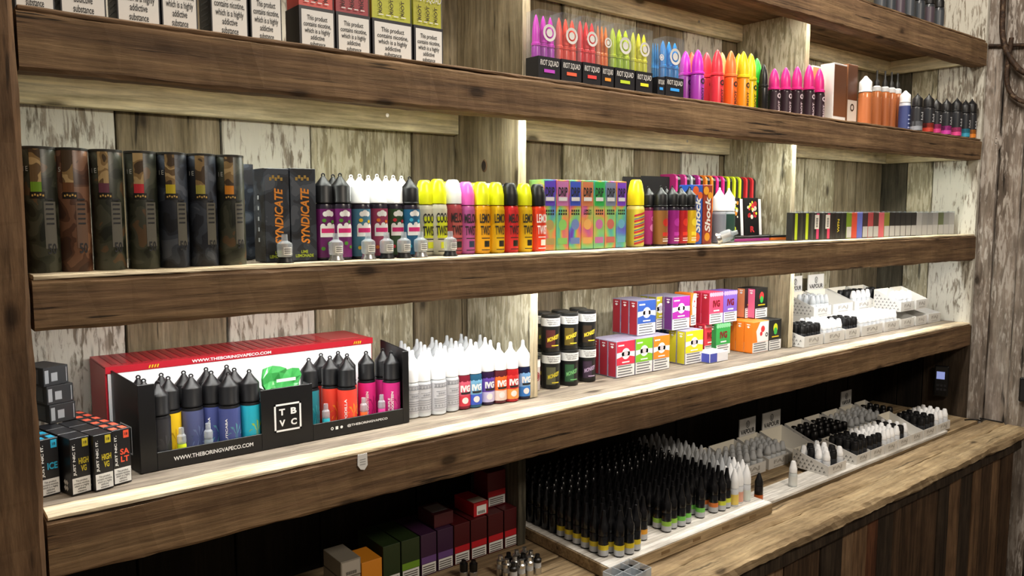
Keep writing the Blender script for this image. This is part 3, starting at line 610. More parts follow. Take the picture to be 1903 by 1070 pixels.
# holographic cartons
def holo():
    m=bpy.data.materials.new('holographic_foil'); m.use_nodes=True; N=m.node_tree.nodes; L=m.node_tree.links; b=N['Principled BSDF']; b.inputs['Roughness'].default_value=.25; b.inputs['Metallic'].default_value=.15
    tc=N.new('ShaderNodeTexCoord'); oi=N.new('ShaderNodeObjectInfo'); mp=N.new('ShaderNodeMapping'); mp.inputs['Scale'].default_value=(10,10,7); ml=N.new('ShaderNodeMath'); ml.operation='MULTIPLY'; ml.inputs[1].default_value=20
    ad=N.new('ShaderNodeVectorMath'); L.new(tc.outputs['Object'],mp.inputs[0]); L.new(mp.outputs[0],ad.inputs[0]); L.new(oi.outputs['Random'],ml.inputs[0]); L.new(ml.outputs[0],ad.inputs[1])
    n=N.new('ShaderNodeTexNoise'); n.inputs['Scale'].default_value=2.0; n.inputs['Detail'].default_value=1; n.inputs['Distortion'].default_value=.4; L.new(ad.outputs[0],n.inputs['Vector'])
    r=N.new('ShaderNodeValToRGB'); e=r.color_ramp.elements; cs=['#7448c8','#6a80dc','#68ccaa','#a4d474','#f0a060','#e07094','#a470d0']
    e[0].position=.3; e[0].color=lin(cs[0]); e[1].position=.72; e[1].color=lin(cs[-1])
    for i in range(1,6):
        x=e.new(.3+.42*i/6); x.color=lin(cs[i])
    L.new(n.outputs[0],r.inputs[0]); L.new(r.outputs[0],b.inputs['Base Color']); return m
HOLO=holo()
hx=[1010,1033.5,1057.5,1080.5,1103,1124,1145,1164]
hc=['purple','pink-violet','blue','orange','green','red','violet']
hcc=['#6a50d0','#d080bc','#4a60d0','#e08860','#3fc060','#8890b0','#8a50d8']; hf=['#a89a60','#88c868','#6f86c0','#e0a860','#c070a8','#c06860','#68a8c8']
for i in range(7):
    Y=.07; xa,xb=X_at(hx[i],Y,1.45),X_at(hx[i+1],Y,1.45); w=xb-xa-.0012; h=Z_at(333+i*.6,xa,Y)-Z3
    pr=[('top_panel','F',rect(-w/2+.002,w/2-.002,h*.63,h-.003),M(hcc[i],.3,metal=.3),.0003),('fruit_print','F',disc(0,h*.36,w*.33),M(hf[i],.4),.0003),('foot_panel','F',rect(-w*.38,w*.38,h*.08,h*.17),M(hf[i],.4),.0003),
        ('lettering','F',(lambda t:(shift(t[0],0,h*.83),t[1]))(fit('DRIP',w*.72,h*.13,.03)),INK,.0007),('flavour_lettering','F',(lambda t:(shift(t[0],0,h*.54),t[1]))(fit('LEMON\nSHERBET',w*.7,h*.08,.02)) if i==3 else merge(*[rect(-w*.34+w*.18*k,-w*.22+w*.18*k,h*(.5+.045*j),h*(.53+.045*j)) for k in range(4) for j in (0,1)]),INK,.0007),
        ('name_plate','F',rect(-w*.34,w*.34,h*.70,h*.755),M('#d9d9dc',.3),.0007)]
    carton('foil_carton','holographic foil carton with %s upper panel and dark lettering'%hc[i],'carton','holographic cartons',(xa+xb)/2,Y,Z3,(w,.045,h),HOLO,pr)
def slant(u0,u1,va,vb,th,n=12):
    return [(u0+(u1-u0)*i/n,va+(vb-va)*i/n+s*th) for i in range(n+1) for s in (0,1)],[(2*i,2*i+2,2*i+3,2*i+1) for i in range(n)]
shortfill(1180,334,.085,'#e3d24a',M('#f2e01c',.3,sss=.2),'yellow dome-capped bottle with striped sunburst label','striped bottles',r=.019,bodyc='#e8d87a',hb=.62,capf=dome_cap,
  extra=[('stripe_print',merge(*[slant(-.018,.020,.012*k+.004,.012*k+.014,.0045) for k in range(6)]),M('#c8343c',.4)),('stripe_print',merge(*[slant(-.018,.020,.012*k+.010,.012*k+.020,.002) for k in range(5)]),M('#3a5aa0',.4))])
shortfill(1203,347,.10,'#b8348a',BLACK,'magenta swirl-label bottle with black cone cap','striped bottles',bodyc='#5a1a3a',extra=[('swirl_print',merge(disc(0,.04,.009),ring(0,.06,.004,.006)),M('#e88ac8',.4))])
for px,pt,Y,lb,dc,nm in [(1226,346,.075,'#8a5a2a','#c02a22','brown'),(1247,346,.078,'#9a1f86','#c03ab0','magenta'),(1263,347,.078,'#b41a22','#e03a2a','red'),(1279,347,.078,'#d9b21a','#f0d83a','yellow')]:
    shortfill(px,pt,Y,lb,BLACK,'%s cartoon-fruit bottle with black cone cap'%nm,'cartoon-fruit bottles',extra=[('fruit_print',disc(.001,.052,.009),M(dc,.4)),('name_panel',rect(-.008,.010,.022,.030),M(dc,.4)),('small_print',merge(rect(-.008,.01,.010,.012),rect(-.008,.01,.015,.0165)),INKW)])
shortfill(1236,348,.125,'#7a4a2a',BLACK,'brown bottle half hidden behind the cartoon-fruit bottles','cartoon-fruit bottles')
for i,(a,b) in enumerate([(1286,1305),(1306,1323)]):
    Y=.072; xa,xb=X_at(a,Y,1.45),X_at(b,Y,1.45); w=xb-xa-.001; h=Z_at(343,xa,Y)-Z3
    pr=[('colour_splash','F',merge(disc(-w*.2,h*.9,w*.3),disc(w*.25,h*.82,w*.25),disc(0,h*.12,w*.3)),M(['#e0622a','#e8a02a'][i],.4),.0003),
        ('lettering','F',(lambda t:(shift(rot90(t[0]),0,h*.5),t[1]))(fit('Shock',h*.6,w*.6,.03,.2)),INKW,.0007)]
    carton('colour_carton','blue carton with white upright lettering' if i==0 else 'red-brown carton with white upright lettering','carton','cartons with upright lettering',(xa+xb)/2,Y,Z3,(w,.04,h),M(['#2a58b8','#9a3a2a'][i],.4),pr)
for px,pt,Y,lb in [(1335,349,.095,'#8a90a0'),(1352,350,.115,'#2a4a42')]:
    shortfill(px,pt,Y,lb,WHITE,'%s bottle with blank white cone cap before the tin rack'%('grey smoke-label' if px<1340 else 'dark green'),'white-capped bottles by the tin rack',bodyc='#a9b0ba',hb=.58)
# tin rack with coloured edge cards
rk=tag(empty('tin_rack',(0,0,0)),'black rack of slim tins with coloured rounded edges','rack')
Yr=.20; xa=X_at(1197,Yr,1.5); xb=X_at(1405,Yr,1.5); zt=Z_at(330,xb,Yr); zt0=Z_at(326,xa,Yr)
link('back_board',bevel(mesh_from('back_board',*box_vf(xa,xb,Yr+.07,Yr+.075,Z3,zt0),M('#17171a',.4)),.002),rk)
link('tray',mesh_from('tray',*box_vf(xa,xb,Yr-.008,Yr+.078,Z3,Z3+.006),M('#17171a',.4)),rk)
link('end_panel',bevel(mesh_from('end_panel',*box_vf(xa,xa+.105,Yr+.01,Yr+.0125,Z3+.006,zt0),M('#101013',.35)),.001),rk)
def tin_shape(w,d,h,rad=.012):
    pts=[(0,0),(d,0),(d,h)]+[(rad-rad*math.sin(a),h-rad+rad*math.cos(a)) for a in (0,.5,1.05,1.57)]
    n=len(pts); v=[(-w/2,y,z) for y,z in pts]+[(w/2,y,z) for y,z in pts]
    return v,[tuple(range(n-1,-1,-1)),tuple(range(n,2*n))]+[(i,(i+1)%n,(i+1)%n+n,i+n) for i in range(n)]
tins=[(1257,'#b82a78','magenta'),(1274,'#c83a8a','magenta'),(1285,'#9a9da2','grey'),(1299,'#b0308a','violet'),(1312,'#f0802a','orange'),(1323,'#f0802a','orange'),(1333,'#f0308a','pink'),(1344,'#f0308a','pink'),(1354,'#d2e02a','lime'),(1365,'#d2e02a','lime'),(1375,'#d2e02a','lime'),(1387,'#d03038','red'),(1398,'#d03038','red')]
for px,c,nm in tins:
    X=X_at(px,Yr,1.52); v,f=tin_shape(.010,.05,zt-Z3-.008); 
    t=tag(empty('slim_tin',(X+.004,Yr,Z3+.0065)),'slim black tin with %s rounded edge in the rack'%nm,'tin','slim tins in the rack')
    link('case',mesh_from('case',[(x+.006,y,z) for x,y,z in v],f,M('#17171a',.35)),t); v2,f2=tin_shape(.0075,.051,zt-Z3-.006); link('edge',mesh_from('edge',[(x-.004,y-.001,z) for x,y,z in v2],f2,M(c,.35)),t)
for i,(a,b,s) in enumerate([(1356,1378,1387),(1386,1412,1421)]):
    Y=.135; xa,xb=X_at(a,Y,1.45),X_at(b,Y,1.45); w=xb-xa; h=Z_at(367,xa,Y)-Z3-.014
    cs=[['#c9dc2a','#e0902a','#e8e0d0'],['#c8343c','#d8d83a','#e8d8c8']][i]
    rd=random.Random(i+3)
    pr=[('art_print','F',merge(*[disc(rd.uniform(-.3,.3)*w,h*rd.uniform(.5,.9),w*rd.uniform(.06,.14),8) for _ in range(9)]),M(cs[0],.4),.0004),('art_print','F',merge(*[disc(rd.uniform(-.3,.3)*w,h*rd.uniform(.45,.92),w*rd.uniform(.05,.1),8) for _ in range(8)]),M(cs[2],.4),.0007),
        ('art_print','F',merge(*[disc(rd.uniform(-.3,.3)*w,h*rd.uniform(.5,.92),w*rd.uniform(.05,.09),8) for _ in range(5)]),M(cs[1],.4),.001),('lettering','F',(lambda t:(shift(t[0],0,h*.16),t[1]))(fit('R',w*.3,h*.16,.03)),M(cs[0],.4),.0007)]
    t=carton('card_pack','upright card pack with %s splash art and white edge'%('lime' if i==0 else 'crimson'),'pack','upright card packs',(xa+xb)/2,Y,Z3+.014,(w,.006,h),M('#141416',.4),pr,rz=0)
    t.rotation_euler=(math.radians(-4),0,0)
    link('white_edge',box_mesh(.012,.006,h*.97,M('#e6e6ea',.4)),t,(w/2+.007,.001,0))
for a,b,c,nm in [(1355,1430,'#b0388a','magenta'),(1432,1468,'#e0762a','orange')]:
    Y=.11; xa,xb=X_at(a,Y,Z3),X_at(b,Y,Z3); w=xb-xa-.002
    t=tag(empty('flat_tin',((xa+xb)/2,Y,Z3)),'flat black tin lying down with %s lower band'%nm,'tin','flat tins lying down')
    link('band',box_mesh(w,.06,.007,M(c,.35)),t); link('lid',box_mesh(w,.06,.006,M('#16161a',.35)),t,(0,0,.0071))
# the tank pack lying before them
t=bottle('glass_tank','clear tank with torn paper band lying tilted before the cartons','tank','glass tanks on the shelf edge',X_at(1332,.035,Z3),.035,Z3+.013,tank_parts(STEEL),rot=(math.radians(70),0,math.radians(40)))
t.scale=(1.15,1.15,1.15)
# the row of small pod packs
cols=['#b9d22a','#3a3a30','#c0d82a','#4a4a4c','#d8447a','#4a4a4c','#e0406a','#231a1c','#1a1a1c','#1d1d20','#7a9a2a','#d8503a','#6a78d8','#3a2a34','#b84a52','#4a3430','#e06a7a','#8a8a3a','#1e1f22','#202226','#1c1e21','#232528','#1d1f22','#b9bcc0','#9a9da0','#8f9296','#a9acb0','#5a6a3a','#9a9da0','#b0b2b6','#3a342e']
n=len(cols); xs=np.linspace(1472,1783,n+1); Yp=.055; pst={}
for i,c in enumerate(cols):
    xa,xb=X_at(xs[i],Yp,Z3+.02),X_at(xs[i+1],Yp,Z3+.02); w=(xb-xa)-.0012
    if xb>XR0-.01: break
    h=.073
    clearp=i>=10
    pr=[('end_strip','F',rect(-w/2+(.001 if i>=10 else w*.45),w/2-.001,.002,h*.97 if not clearp else h*.45),M('#c9cbce' if (i>=10 and i not in(11,12,16)) else c,.4),.0003)]
    if i in (4,6): pr.append(('white_sticker','F',rect(-w*.42,w*.42,h*.4,h*.92),PAPER,.0006)); pr.append(('sticker_print','F',merge(*[rect(-w*.18,w*.18,h*(.47+.06*k),h*(.50+.06*k)) for k in range(6)]),INK,.0009))
    if i==8: pr.append(('lettering','F',(lambda t:(shift(rot90(t[0]),0,h*.5),t[1]))(fit('WFN',h*.5,w*.4)),M('#e0d040',.4),.0006))
    dk='%s pod pack in the short row at the shelf end'%('lime','olive','yellow','charcoal','pink','grey','rose','maroon','black','jet','green','coral','periwinkle','plum','brick','umber','salmon','moss')[i] if i<18 else ('black pod pack with silver foot in the short row' if i<23 else 'clear grey pod pack at the shelf end')
    t=carton('pod_pack',dk,'pack','small pod packs in a row',(xa+xb)/2,Yp,Z3,(w,.018,h),M('#2b2b2a' if i<10 else c,.35),pr,body='pack')
    link('clear_lip',box_mesh(w,.008,.004,CLEAR,0),t,(0,.0,h))
# ------------------------------------------------------------------ S4, first bay
# small black nicotine cartons
def jn(X,Y,rz,kind,label,Z=Z4):
    w,d,h=.0248,.0248 if kind!='vg' else .034,.077
    ac={'vg':'#cdbb2e','salt':'#f0583a','teal':'#2aa8cf'}[kind]
    pr=[('warning_panel','F',rect(-w/2+.001,w/2-.001,.002,h*.30),PAPER,.0003),('warning_text','F',(lambda t:(shift(t[0],0,h*.155),t[1]))(warn(w*.8,h*.22)),INK,.0006),
        ('lettering','F',(lambda t:(shift(rot90(t[0]),-w*.30,h*.62),t[1]))(fit('JUST NIC IT.',h*.56,w*.17,.03)),INKW,.0003),
        ('strength_patch','F',rect(w*.12,w*.42,h*.83,h*.97),M(ac,.45),.0003),('strength_text','F',(lambda t:(shift(t[0],w*.27,h*.90),t[1]))(fit('18',w*.16,h*.05)),INK,.0006),
        ('flavour_text','F',(lambda t:(shift(t[0],w*.16,h*.52),t[1]))(fit({'vg':'HIGH\nVG','salt':'SA\nLT','teal':'ICE'}[kind],w*.5,h*(.24 if kind!='teal' else .12),.03)),M(ac,.45),.0003),
        ('side_icons','L',merge(*[([(d*.5+s*.004,.004+.008*k),(d*.5+s*.004+.004,.008+.008*k),(d*.5+s*.004,.012+.008*k),(d*.5+s*.004-.004,.008+.008*k)],[(0,1,2,3)]) for k in range(2) for s in (-.5,.9)]),PAPER,.0003)]
    if kind=='salt': pr.append(('top_print','T',merge(rect(-w*.45,-w*.1,d*.1,d*.6),rect(w*.1,w*.42,d*.1,d*.7)),M('#e8644a',.45),.0003))
    if kind=='teal': pr.append(('top_print','T',merge(rect(-w*.45,-w*.1,d*.1,d*.6),rect(w*.1,w*.42,d*.1,d*.7)),M('#2a9ac0',.45),.0003))
    return carton('bottle_carton',label,'carton','small black bottle cartons',X,Y,Z,(w,d,h),M('#1b1b1e',.4),pr,rz=rz,key='jn'+kind)
RZ=math.radians(14); ca,sa=math.cos(RZ),math.sin(RZ)
def rel(u,v): return (.070+u*ca-v*sa, .064+u*sa+v*ca)
for k in range(3):
    x,y=rel(0,.0355*k); jn(x,y,RZ,'vg','black carton with yellow patch, column nearer the orange-patch cartons')
    x,y=rel(-.0262,.008+.0355*k); jn(x,y,RZ,'vg','black carton with yellow patch, column nearer the blue-patch cartons')
for k in range(6):
    x,y=rel(.0266,.004+.0256*k); jn(x,y,RZ,'salt','black carton with orange patch in the file beside the display box')
for k in range(4):
    x,y=rel(-.0545,.034+.0256*k); jn(x,y,RZ,'teal','black carton with light blue patch beside the wooden post')
# three black cartons lying in a pile at the back
for i,(zz,xo,rz) in enumerate([(Z4+.0775,0,18),(Z4+.1045,-.002,16),(Z4+.1315,-.006,24)]):
    X,Y=.040+xo,.166; w,d,h=.036,.055,.0265
    pr=[('end_frame','F',merge(rect(-w*.45,-w*.30,.004,h-.004),rect(-w*.2,w*.05,.006,.018),rect(w*.40,w*.43,.003,h-.003)),M('#8f9194',.5),.0004),('side_panel','L',rect(d*.1,d*.8,.003,h-.003),M('#5a5c5e',.5),.0004)]
    carton('lying_carton',['lowest','middle','topmost'][i]+' of three black cartons piled by the post','carton','piled black cartons',X,Y,zz,(w,d,h),M('#2a2b2d',.45),pr,rz=math.radians(rz))
# ---- the red and black display box
db=tag(empty('display_box',(0,0,0)),'open black display box with red container-style back box','display box')
BX0,BX1,BY0,BY1=.124,.570,.103,.1985
RED=M('#b3212f',.35); INB=M('#0f0f11',.4); WHT=M('#eceef0',.45)
RZ0=Z4; HT=Z_at(640,BX1,BY1)-Z4   # top of the red box
HT=.142
YB0=BY1; YB1=.315; RX0,RX1=.103,.552
db_red=link('red_lid',bevel(mesh_from('red_lid',*box_vf(RX0,RX1,YB0+.0042,YB1,Z4+HT-.003,Z4+HT),RED),.0006),db)
for xx in (RX0,RX1-.0025): link('red_end',mesh_from('red_end',*box_vf(xx,xx+.0025,YB0+.0042,YB1,Z4+.0012,Z4+HT-.0031),RED),db)
link('red_back',mesh_from('red_back',*box_vf(RX0+.003,RX1-.003,YB1-.0025,YB1,Z4+.0012,Z4+HT-.0031),RED),db)
link('red_base',mesh_from('red_base',*box_vf(RX0+.003,RX1-.003,YB0+.0042,YB1-.003,Z4,Z4+.0028),INB),db)
for k in range(24):
    x=RX0+.012+(RX1-RX0-.1)*k/24
    link('roof_rib',mesh_from('roof_rib',*box_vf(x,x+.0075,YB0+.014,YB1-.006,Z4+HT,Z4+HT+.0008),M('#8f1b26',.4)),db_red)
link('roof_label',mesh_from('roof_label',*box_vf(RX1-.075,RX1-.018,YB0+.022,YB1-.012,Z4+HT,Z4+HT+.0006),M('#b8444a',.4)),db_red)
link('white_liner',mesh_from('white_liner',*box_vf(RX0+.003,RX1-.003,YB0+.0008,YB0+.0028,Z4+.003,Z4+HT-.0101),WHT),db)
link('front_lip',mesh_from('front_lip',*box_vf(RX0,RX1,YB0,YB0+.004,Z4+HT-.010,Z4+HT+.0004),RED),db)
t=fit('WWW.THEBORINGVAPECO.COM',.13,.005,.02); link('lip_lettering',mesh_from('lip_lettering',[(x+RX0+.19,YB0-.0010,Z4+HT-.005+y) for x,y in t[0]],t[1],INKW),db)
[link('hazard_mark',mesh_from('hazard_mark',*(lambda m:(m.v,m.f))((lambda m:[m.add([(x0+.004*k,YB0-.001,Z4+HT-.008),(x0+.004*k+.002,YB0-.001,Z4+HT-.008),(x0+.004*k+.004,YB0-.001,Z4+HT-.003),(x0+.004*k+.002,YB0-.001,Z4+HT-.003)],[(0,1,2,3)]) for k in range(4)] and m)(MB())),M('#e0b82a',.4)),db) for x0 in (RX0+.06,RX1-.04)]
# black tray: floor, sides and the cut-out front
link('tray_floor',mesh_from('tray_floor',*box_vf(BX0,BX1,BY0,BY1,Z4,Z4+.003),INB),db)
FH=.129; BH=.137
def side(x0,x1,s=0):
    v=[(x0,BY0,Z4),(x1,BY0,Z4),(x1+s,BY1,Z4),(x0+s,BY1,Z4),(x0,BY0,Z4+FH),(x1,BY0,Z4+FH),(x1+s,BY1,Z4+BH),(x0+s,BY1,Z4+BH)]
    return bevel(mesh_from('tray_side',v,[(0,3,2,1),(4,5,6,7),(0,1,5,4),(1,2,6,5),(2,3,7,6),(3,0,4,7)],INB),.0005)
sl=link('tray_side',side(BX0,BX0+.0025,-.014),db); link('tray_side',side(BX1-.0025,BX1),db)
XW=[X_at(291,BY0,1.13),X_at(486,BY0,1.12),X_at(581,BY0,1.12),X_at(748,BY0,1.12)]
LIP=.027; CP=.096
def panel(x0,x1,z0,z1): return bevel(mesh_from('front_panel',*box_vf(x0,x1,BY0-.0025,BY0,Z4+z0,Z4+z1),INB),.0005)
link('front_panel',panel(BX0,XW[0],0,FH),db); link('front_panel',panel(XW[0],XW[1],0,LIP),db); fc=link('front_panel',panel(XW[1],XW[2],0,CP),db)
link('front_panel',panel(XW[2],XW[3],0,LIP),db); link('front_panel',panel(XW[3],BX1,0,FH),db)
link('centre_box',mesh_from('centre_box',*box_vf(XW[1]+.0085,XW[2],BY0+.001,BY0+.004,Z4+.003,Z4+CP-.002),INB),db)
for xx in (XW[1]+.0085,XW[2]-.002): link('centre_wall',mesh_from('centre_wall',*box_vf(xx,xx+.002,BY0+.004,BY0+.03,Z4+.003,Z4+CP-.002),INB),db)
cx=(XW[1]+XW[2])/2; cz=Z4+.0475; s=.0225
fr=MB(); e=BY0-.0031
for (a,b,c,d_) in [(-s,s,s-.003,s),(-s,s,-s,-s+.003),(-s,-s+.003,-s,s),(s-.003,s,-s,s)]: fr.add([(cx+a,e,cz+c),(cx+b,e,cz+c),(cx+b,e,cz+d_),(cx+a,e,cz+d_)],[(0,1,2,3)])
for ch,u,v in (('T',-.0095,.009),('B',.0098,.009),('V',-.0095,-.009),('C',.0098,-.009)):
    q=fit(ch,.0098,.0106,.04); fr.add([(cx+u+x,e,cz+v+y) for x,y in q[0]],q[1])
link('logo',fr.mesh('logo',INKW),db)
sk=lambda y: BX0-.0006-.014*(y-BY0)/(BY1-BY0)
fr2=MB(); yc=BY0+.045; zc=Z4+.043; s2=.021; ex=BX0-.0005
for (a,b,c,d_) in [(-s2,s2,s2-.002,s2),(-s2,s2,-s2,-s2+.002),(-s2,-s2+.002,-s2,s2),(s2-.002,s2,-s2,s2)]: fr2.add([(sk(yc-a),yc-a,zc+c),(sk(yc-b),yc-b,zc+c),(sk(yc-b),yc-b,zc+d_),(sk(yc-a),yc-a,zc+d_)],[(0,1,2,3)])
for ch,u,v in (('T',-.009,.008),('B',.009,.008),('V',-.009,-.009),('C',.009,-.009)):
    q=fit(ch,.008,.009,.04); fr2.add([(sk(yc-u-x),yc-u-x,zc+v+y) for x,y in q[0]],q[1])
link('side_logo',fr2.mesh('side_logo',INKW),db)
def onfront(s_,xc,zc_,w,h): 
    q=fit(s_,w,h,.015); return [(xc+x,e,zc_+y) for x,y in q[0]],q[1]
xl=X_at(398,BY0,1.11); link('web_lettering',mesh_from('web_lettering',*onfront('WWW.THEBORINGVAPECO.COM',xl,Z4+.0135,.118,.0062),INKW),db)
xl=X_at(682,BY0,1.11); link('handle_lettering',mesh_from('handle_lettering',*onfront('@THEBORINGVAPECO',xl,Z4+.0145,.077,.0052),INKW),db)
ic=MB(); x0=X_at(616,BY0,1.11)
for k in range(3):
    q=ring(0,0,.0014,.0026,12) if k==0 else rect(-.0024,.0024,-.0026,.0026) if k==1 else disc(0,0,.0026,6)
    ic.add([(x0+.0085*k+u,e,Z4+.0145+v) for u,v in q[0]],q[1])
link('social_icons',ic.mesh('social_icons',INKW),db)
# bottles in the display box, placed from their cap tips
HB=.124
LEAF=merge(*[([(0,.02),(.010*math.cos(a),.02+.016*math.sin(a)),(.013*math.cos(a+.25),.02+.02*math.sin(a+.25))],[(0,1,2)]) for a in [k*.7 for k in range(9)]])
def tbvc(px,py,lab,txt,label,rz=-.35,art=None,X=None,Y=None):
    if X is None: X,Y=on(px,py,Z4+.003+HB)
    pass
    r=.0157; b=HB*.61
    p=[('body',body(r,b,M('#1a1a1c',.3))),('label',band(r,.003,b*.93,M(lab,.4))),('cap',cone_cap(r*.97,b,HB-b,BLACK))]
    if txt: p.append(('lettering',curled('lettering',(lambda t:(shift(rot90(t[0]),-.004,b*.42),t[1]))(fit(txt,b*.62,.0042*(1+txt.count('\n')*1.3),.02)),r,INKW,.0008,key=('tb',txt))))
    if art: p.append(('plant_print',curled('plant_print',(shift(LEAF[0],.010,.008),LEAF[1]),r,M(art,.4),.0008,key=('tba',art))))
    bottle('bottle',label,'bottle','black-capped bottles in the display box',X,Y,Z4+.0032,p,rz)
G='in the black display box'
cl=['#2a2a2e','#e8c020','#4f5680','#46508a','#22a8c0']; nmL=['charcoal','yellow','dull violet','slate blue','turquoise']; artL=['#3a3a40','#d9a818','#6a78a0','#5a98a8','#a8c63a']; txL=['','','','JABUTICABA','']
cr=['#1f7f8c','#d8402f','#ef4636','#d2287c','#c82a80']; nmR=['dark teal','tomato','coral','magenta','pink-purple']; txR=['','','SAPODILLA','PURPLE\nMANGOSTEEN','PURPLE\nMANGOSTEEN']; artR=['#3aa0a8','#f08a2a','#f0a02a','#a01a60','#9a1a62']
posL=[(0.144,0.1810,0),(0.144,0.1490,0),(0.1561,0.1203,0),(0.1757,0.1766,1),(0.1773,0.1445,1),(0.2078,0.1734,2),(0.2095,0.1413,2),(0.2434,0.1782,3),(0.2412,0.1461,3),(0.2590,0.1203,3),(0.2760,0.1786,4),(0.2772,0.1464,4),(0.2916,0.1203,4)]
posR=[(0.4050,0.1521,0),(0.4405,0.1808,1),(0.4420,0.1485,1),(0.4730,0.1808,2),(0.4400,0.1203,2) if False else (0.4590,0.1210,2),(0.4745,0.1490,2),(0.5120,0.1500,3),(0.5486,0.1560,4),(0.5470,0.1230,4)]
for pos,cc,nn_,tt,aa in ((posL,cl,nmL,txL,artL),(posR,cr,nmR,txR,artR)):
    for X,Y,k in pos:
        row='front' if Y<.13 else 'back' if Y>.17 else 'middle'
        tbvc(0,0,cc[k],tt[k],'%s label bottle with black cone cap, %s row of the display box'%(nn_[k],row),X=X,Y=Y,art=aa[k])
bg=MB(); rr=random.Random(4); n=7
# green foil bag crumpled between the two halves
gx0,gx1,gz0=XW[1]+.015,XW[2]-.010,Z4+.066
for i in range(n+1):
    for j in range(6):
        u=i/n; v=j/5
        bg.v.append((gx0+(gx1-gx0)*u+rr.uniform(-.003,.003), BY0+.012+.012*math.sin(u*math.pi*3)*.5+.014*v+rr.uniform(-.003,.003), gz0+.056*v+.006*math.sin(u*5)+rr.uniform(-.003,.003)))
for i in range(n):
    for j in range(5): bg.f.append((i*6+j,(i+1)*6+j,(i+1)*6+j+1,i*6+j+1))
me=bg.mesh('bag',M('#3f9a4e',.25)); 
g=tag(empty('foil_bag',(0,0,0)),'crumpled green foil bag stuffed into the display box','bag'); o=link('bag_front',me,g); sd=o.modifiers.new('solid','SOLIDIFY'); sd.thickness=.004
t=fit('green bag',.03,.006,.02) if False else rect(-.016,.016,-.0025,.0025); link('bag_label',mesh_from('bag_label',[(x+(gx0+gx1)/2,BY0+.006,gz0+.040+y) for x,y in t[0]],t[1],INKW),g)
for X,c,nm in [(.1840,'#cfe02a','yellow'),(.2230,'#8a96a0','grey'),(.4150,'#35b8c8','turquoise'),(.4850,'#f0703a','orange'),(.5200,'#e04aa0','pink')]:
    bottle('glass_tank','small clear tank with %s base ring behind the display box lip'%nm,'tank','small tanks in the display box',X,BY0+.0078,Z4+.0034,
      [('base_ring',lathe([(.0064,0),(.0064,.026),(.006,.028)],M(c,.35),16)),('glass',lathe([(.006,.028),(.0066,.031),(.0064,.040),(.004,.043),(.0038,.052)],GLASS,16))])
# ---- white-capped bottles
FRW=M('#f4f6f8',.3,sss=.2)
def whitecap(X,Y,lab,label,group,H=.118,r=.0162,extra=None,rz=0,bodyc='#d5dade',clear=False):
    b=H*.56
    p=[('body',body(r,b,M(bodyc,.25))),('label',band(r,.008,b*.92,M(lab,.45))),('cap',needle_cap(r*.97,b,H-b,FROST if clear else FRW))]
    if extra: p+=extra
    bottle('bottle',label,'bottle',group,X,Y,Z4,p,rz)
ORN=merge(*[rect(-.015,.015,z,z+.0008) for z in (.013,.022,.026,.030,.052,.058)],*[ring(-.012+.006*k,.0175,.0012,.0019,8) for k in range(5)],*[ring(-.012+.006*k,.055,.0012,.0019,8) for k in range(5)],rect(-.011,.011,.036,.0366),rect(-.011,.011,.044,.0446),*[ring(-.0055+.0037*k,.0403,.0009,.0016,8) for k in range(4)])
ornm=curled('ornament_print',ORN,.0162,M('#62666f',.5),.0008)
for px,py in [(772,777),(794,774),(822,770),(846,764)]:
    X,Y=on(px,py,Z4); 
    whitecap(X,Y+.016,'#c6c7cd','frost-white bottle with grey ornament label, front row','ornament-label bottles',extra=[('ornament_print',ornm)])
ivg=[(868,760,'#7a1f30','#e0607a','#d8384a','crimson'),(889,757,'#2a5a78','#7ab8e0','#3a5ac8','sky blue'),(913,752,'#2c1a3a','#6a4ab0','#cfc6e8','violet'),(936,749,'#5a2228','#f0702a','#e8d0c4','orange'),(958,746,'#b01f22','#d83030','#f09a4a','scarlet'),(981,741,'#141c3a','#7fb4e8','#2a7ad0','navy')]
for px,py,c1,c2,c3,nm in ivg:
    X,Y=on(px,py,Z4); r=.0162; H=.118; b=H*.56
    wave=merge(*[disc(-.013+.0052*k,.050+.0012*(k%2),.0034,8) for k in range(6)])
    p=[('body',body(r,b,M(c1,.25))),('upper_label',band(r,.026,.050,M(c2,.4))),('lower_label',band(r,.006,.026,M(c3,.4))),('drip_print',curled('drip_print',wave,r,M(c2,.4),.0006)),('emblem',curled('emblem',disc(-.002,.017,.0062),r,M('#efe6e2',.4),.0009)),
       ('lettering',curled('lettering',(lambda t:(shift(t[0],-.001,.040),t[1]))(fit('IVG',.020,.013,.06)),r,INKW,.0009,key='ivg')),('lettering_band',curled('lettering_band',merge(*[rect(-.010+.005*k,-.005+.005*k,.029,.033) for k in range(4)]),r,INK,.0009,key='ivgb')),('cap',needle_cap(r*.97,b,H-b,FRW))]
    bottle('bottle','%s dripping-label bottle with white needle cap'%nm,'bottle','dripping-label bottles',X,Y+.016,Z4,p,-.1)
# rows behind, by their cap tips
taken=[]
gx=[]
for j in range(4):
    for k in range(7):
        X=.612+.0365*k+.0125*j; Y=.158+.0345*j
        if X>D13-.045 or Y>YB-.018: continue
        if .0 and k==0: continue
        whitecap(X,Y,'#c3c8cf','white needle-capped bottle in the crowded rows behind the front row','crowded white-capped bottles',clear=(j>=2))
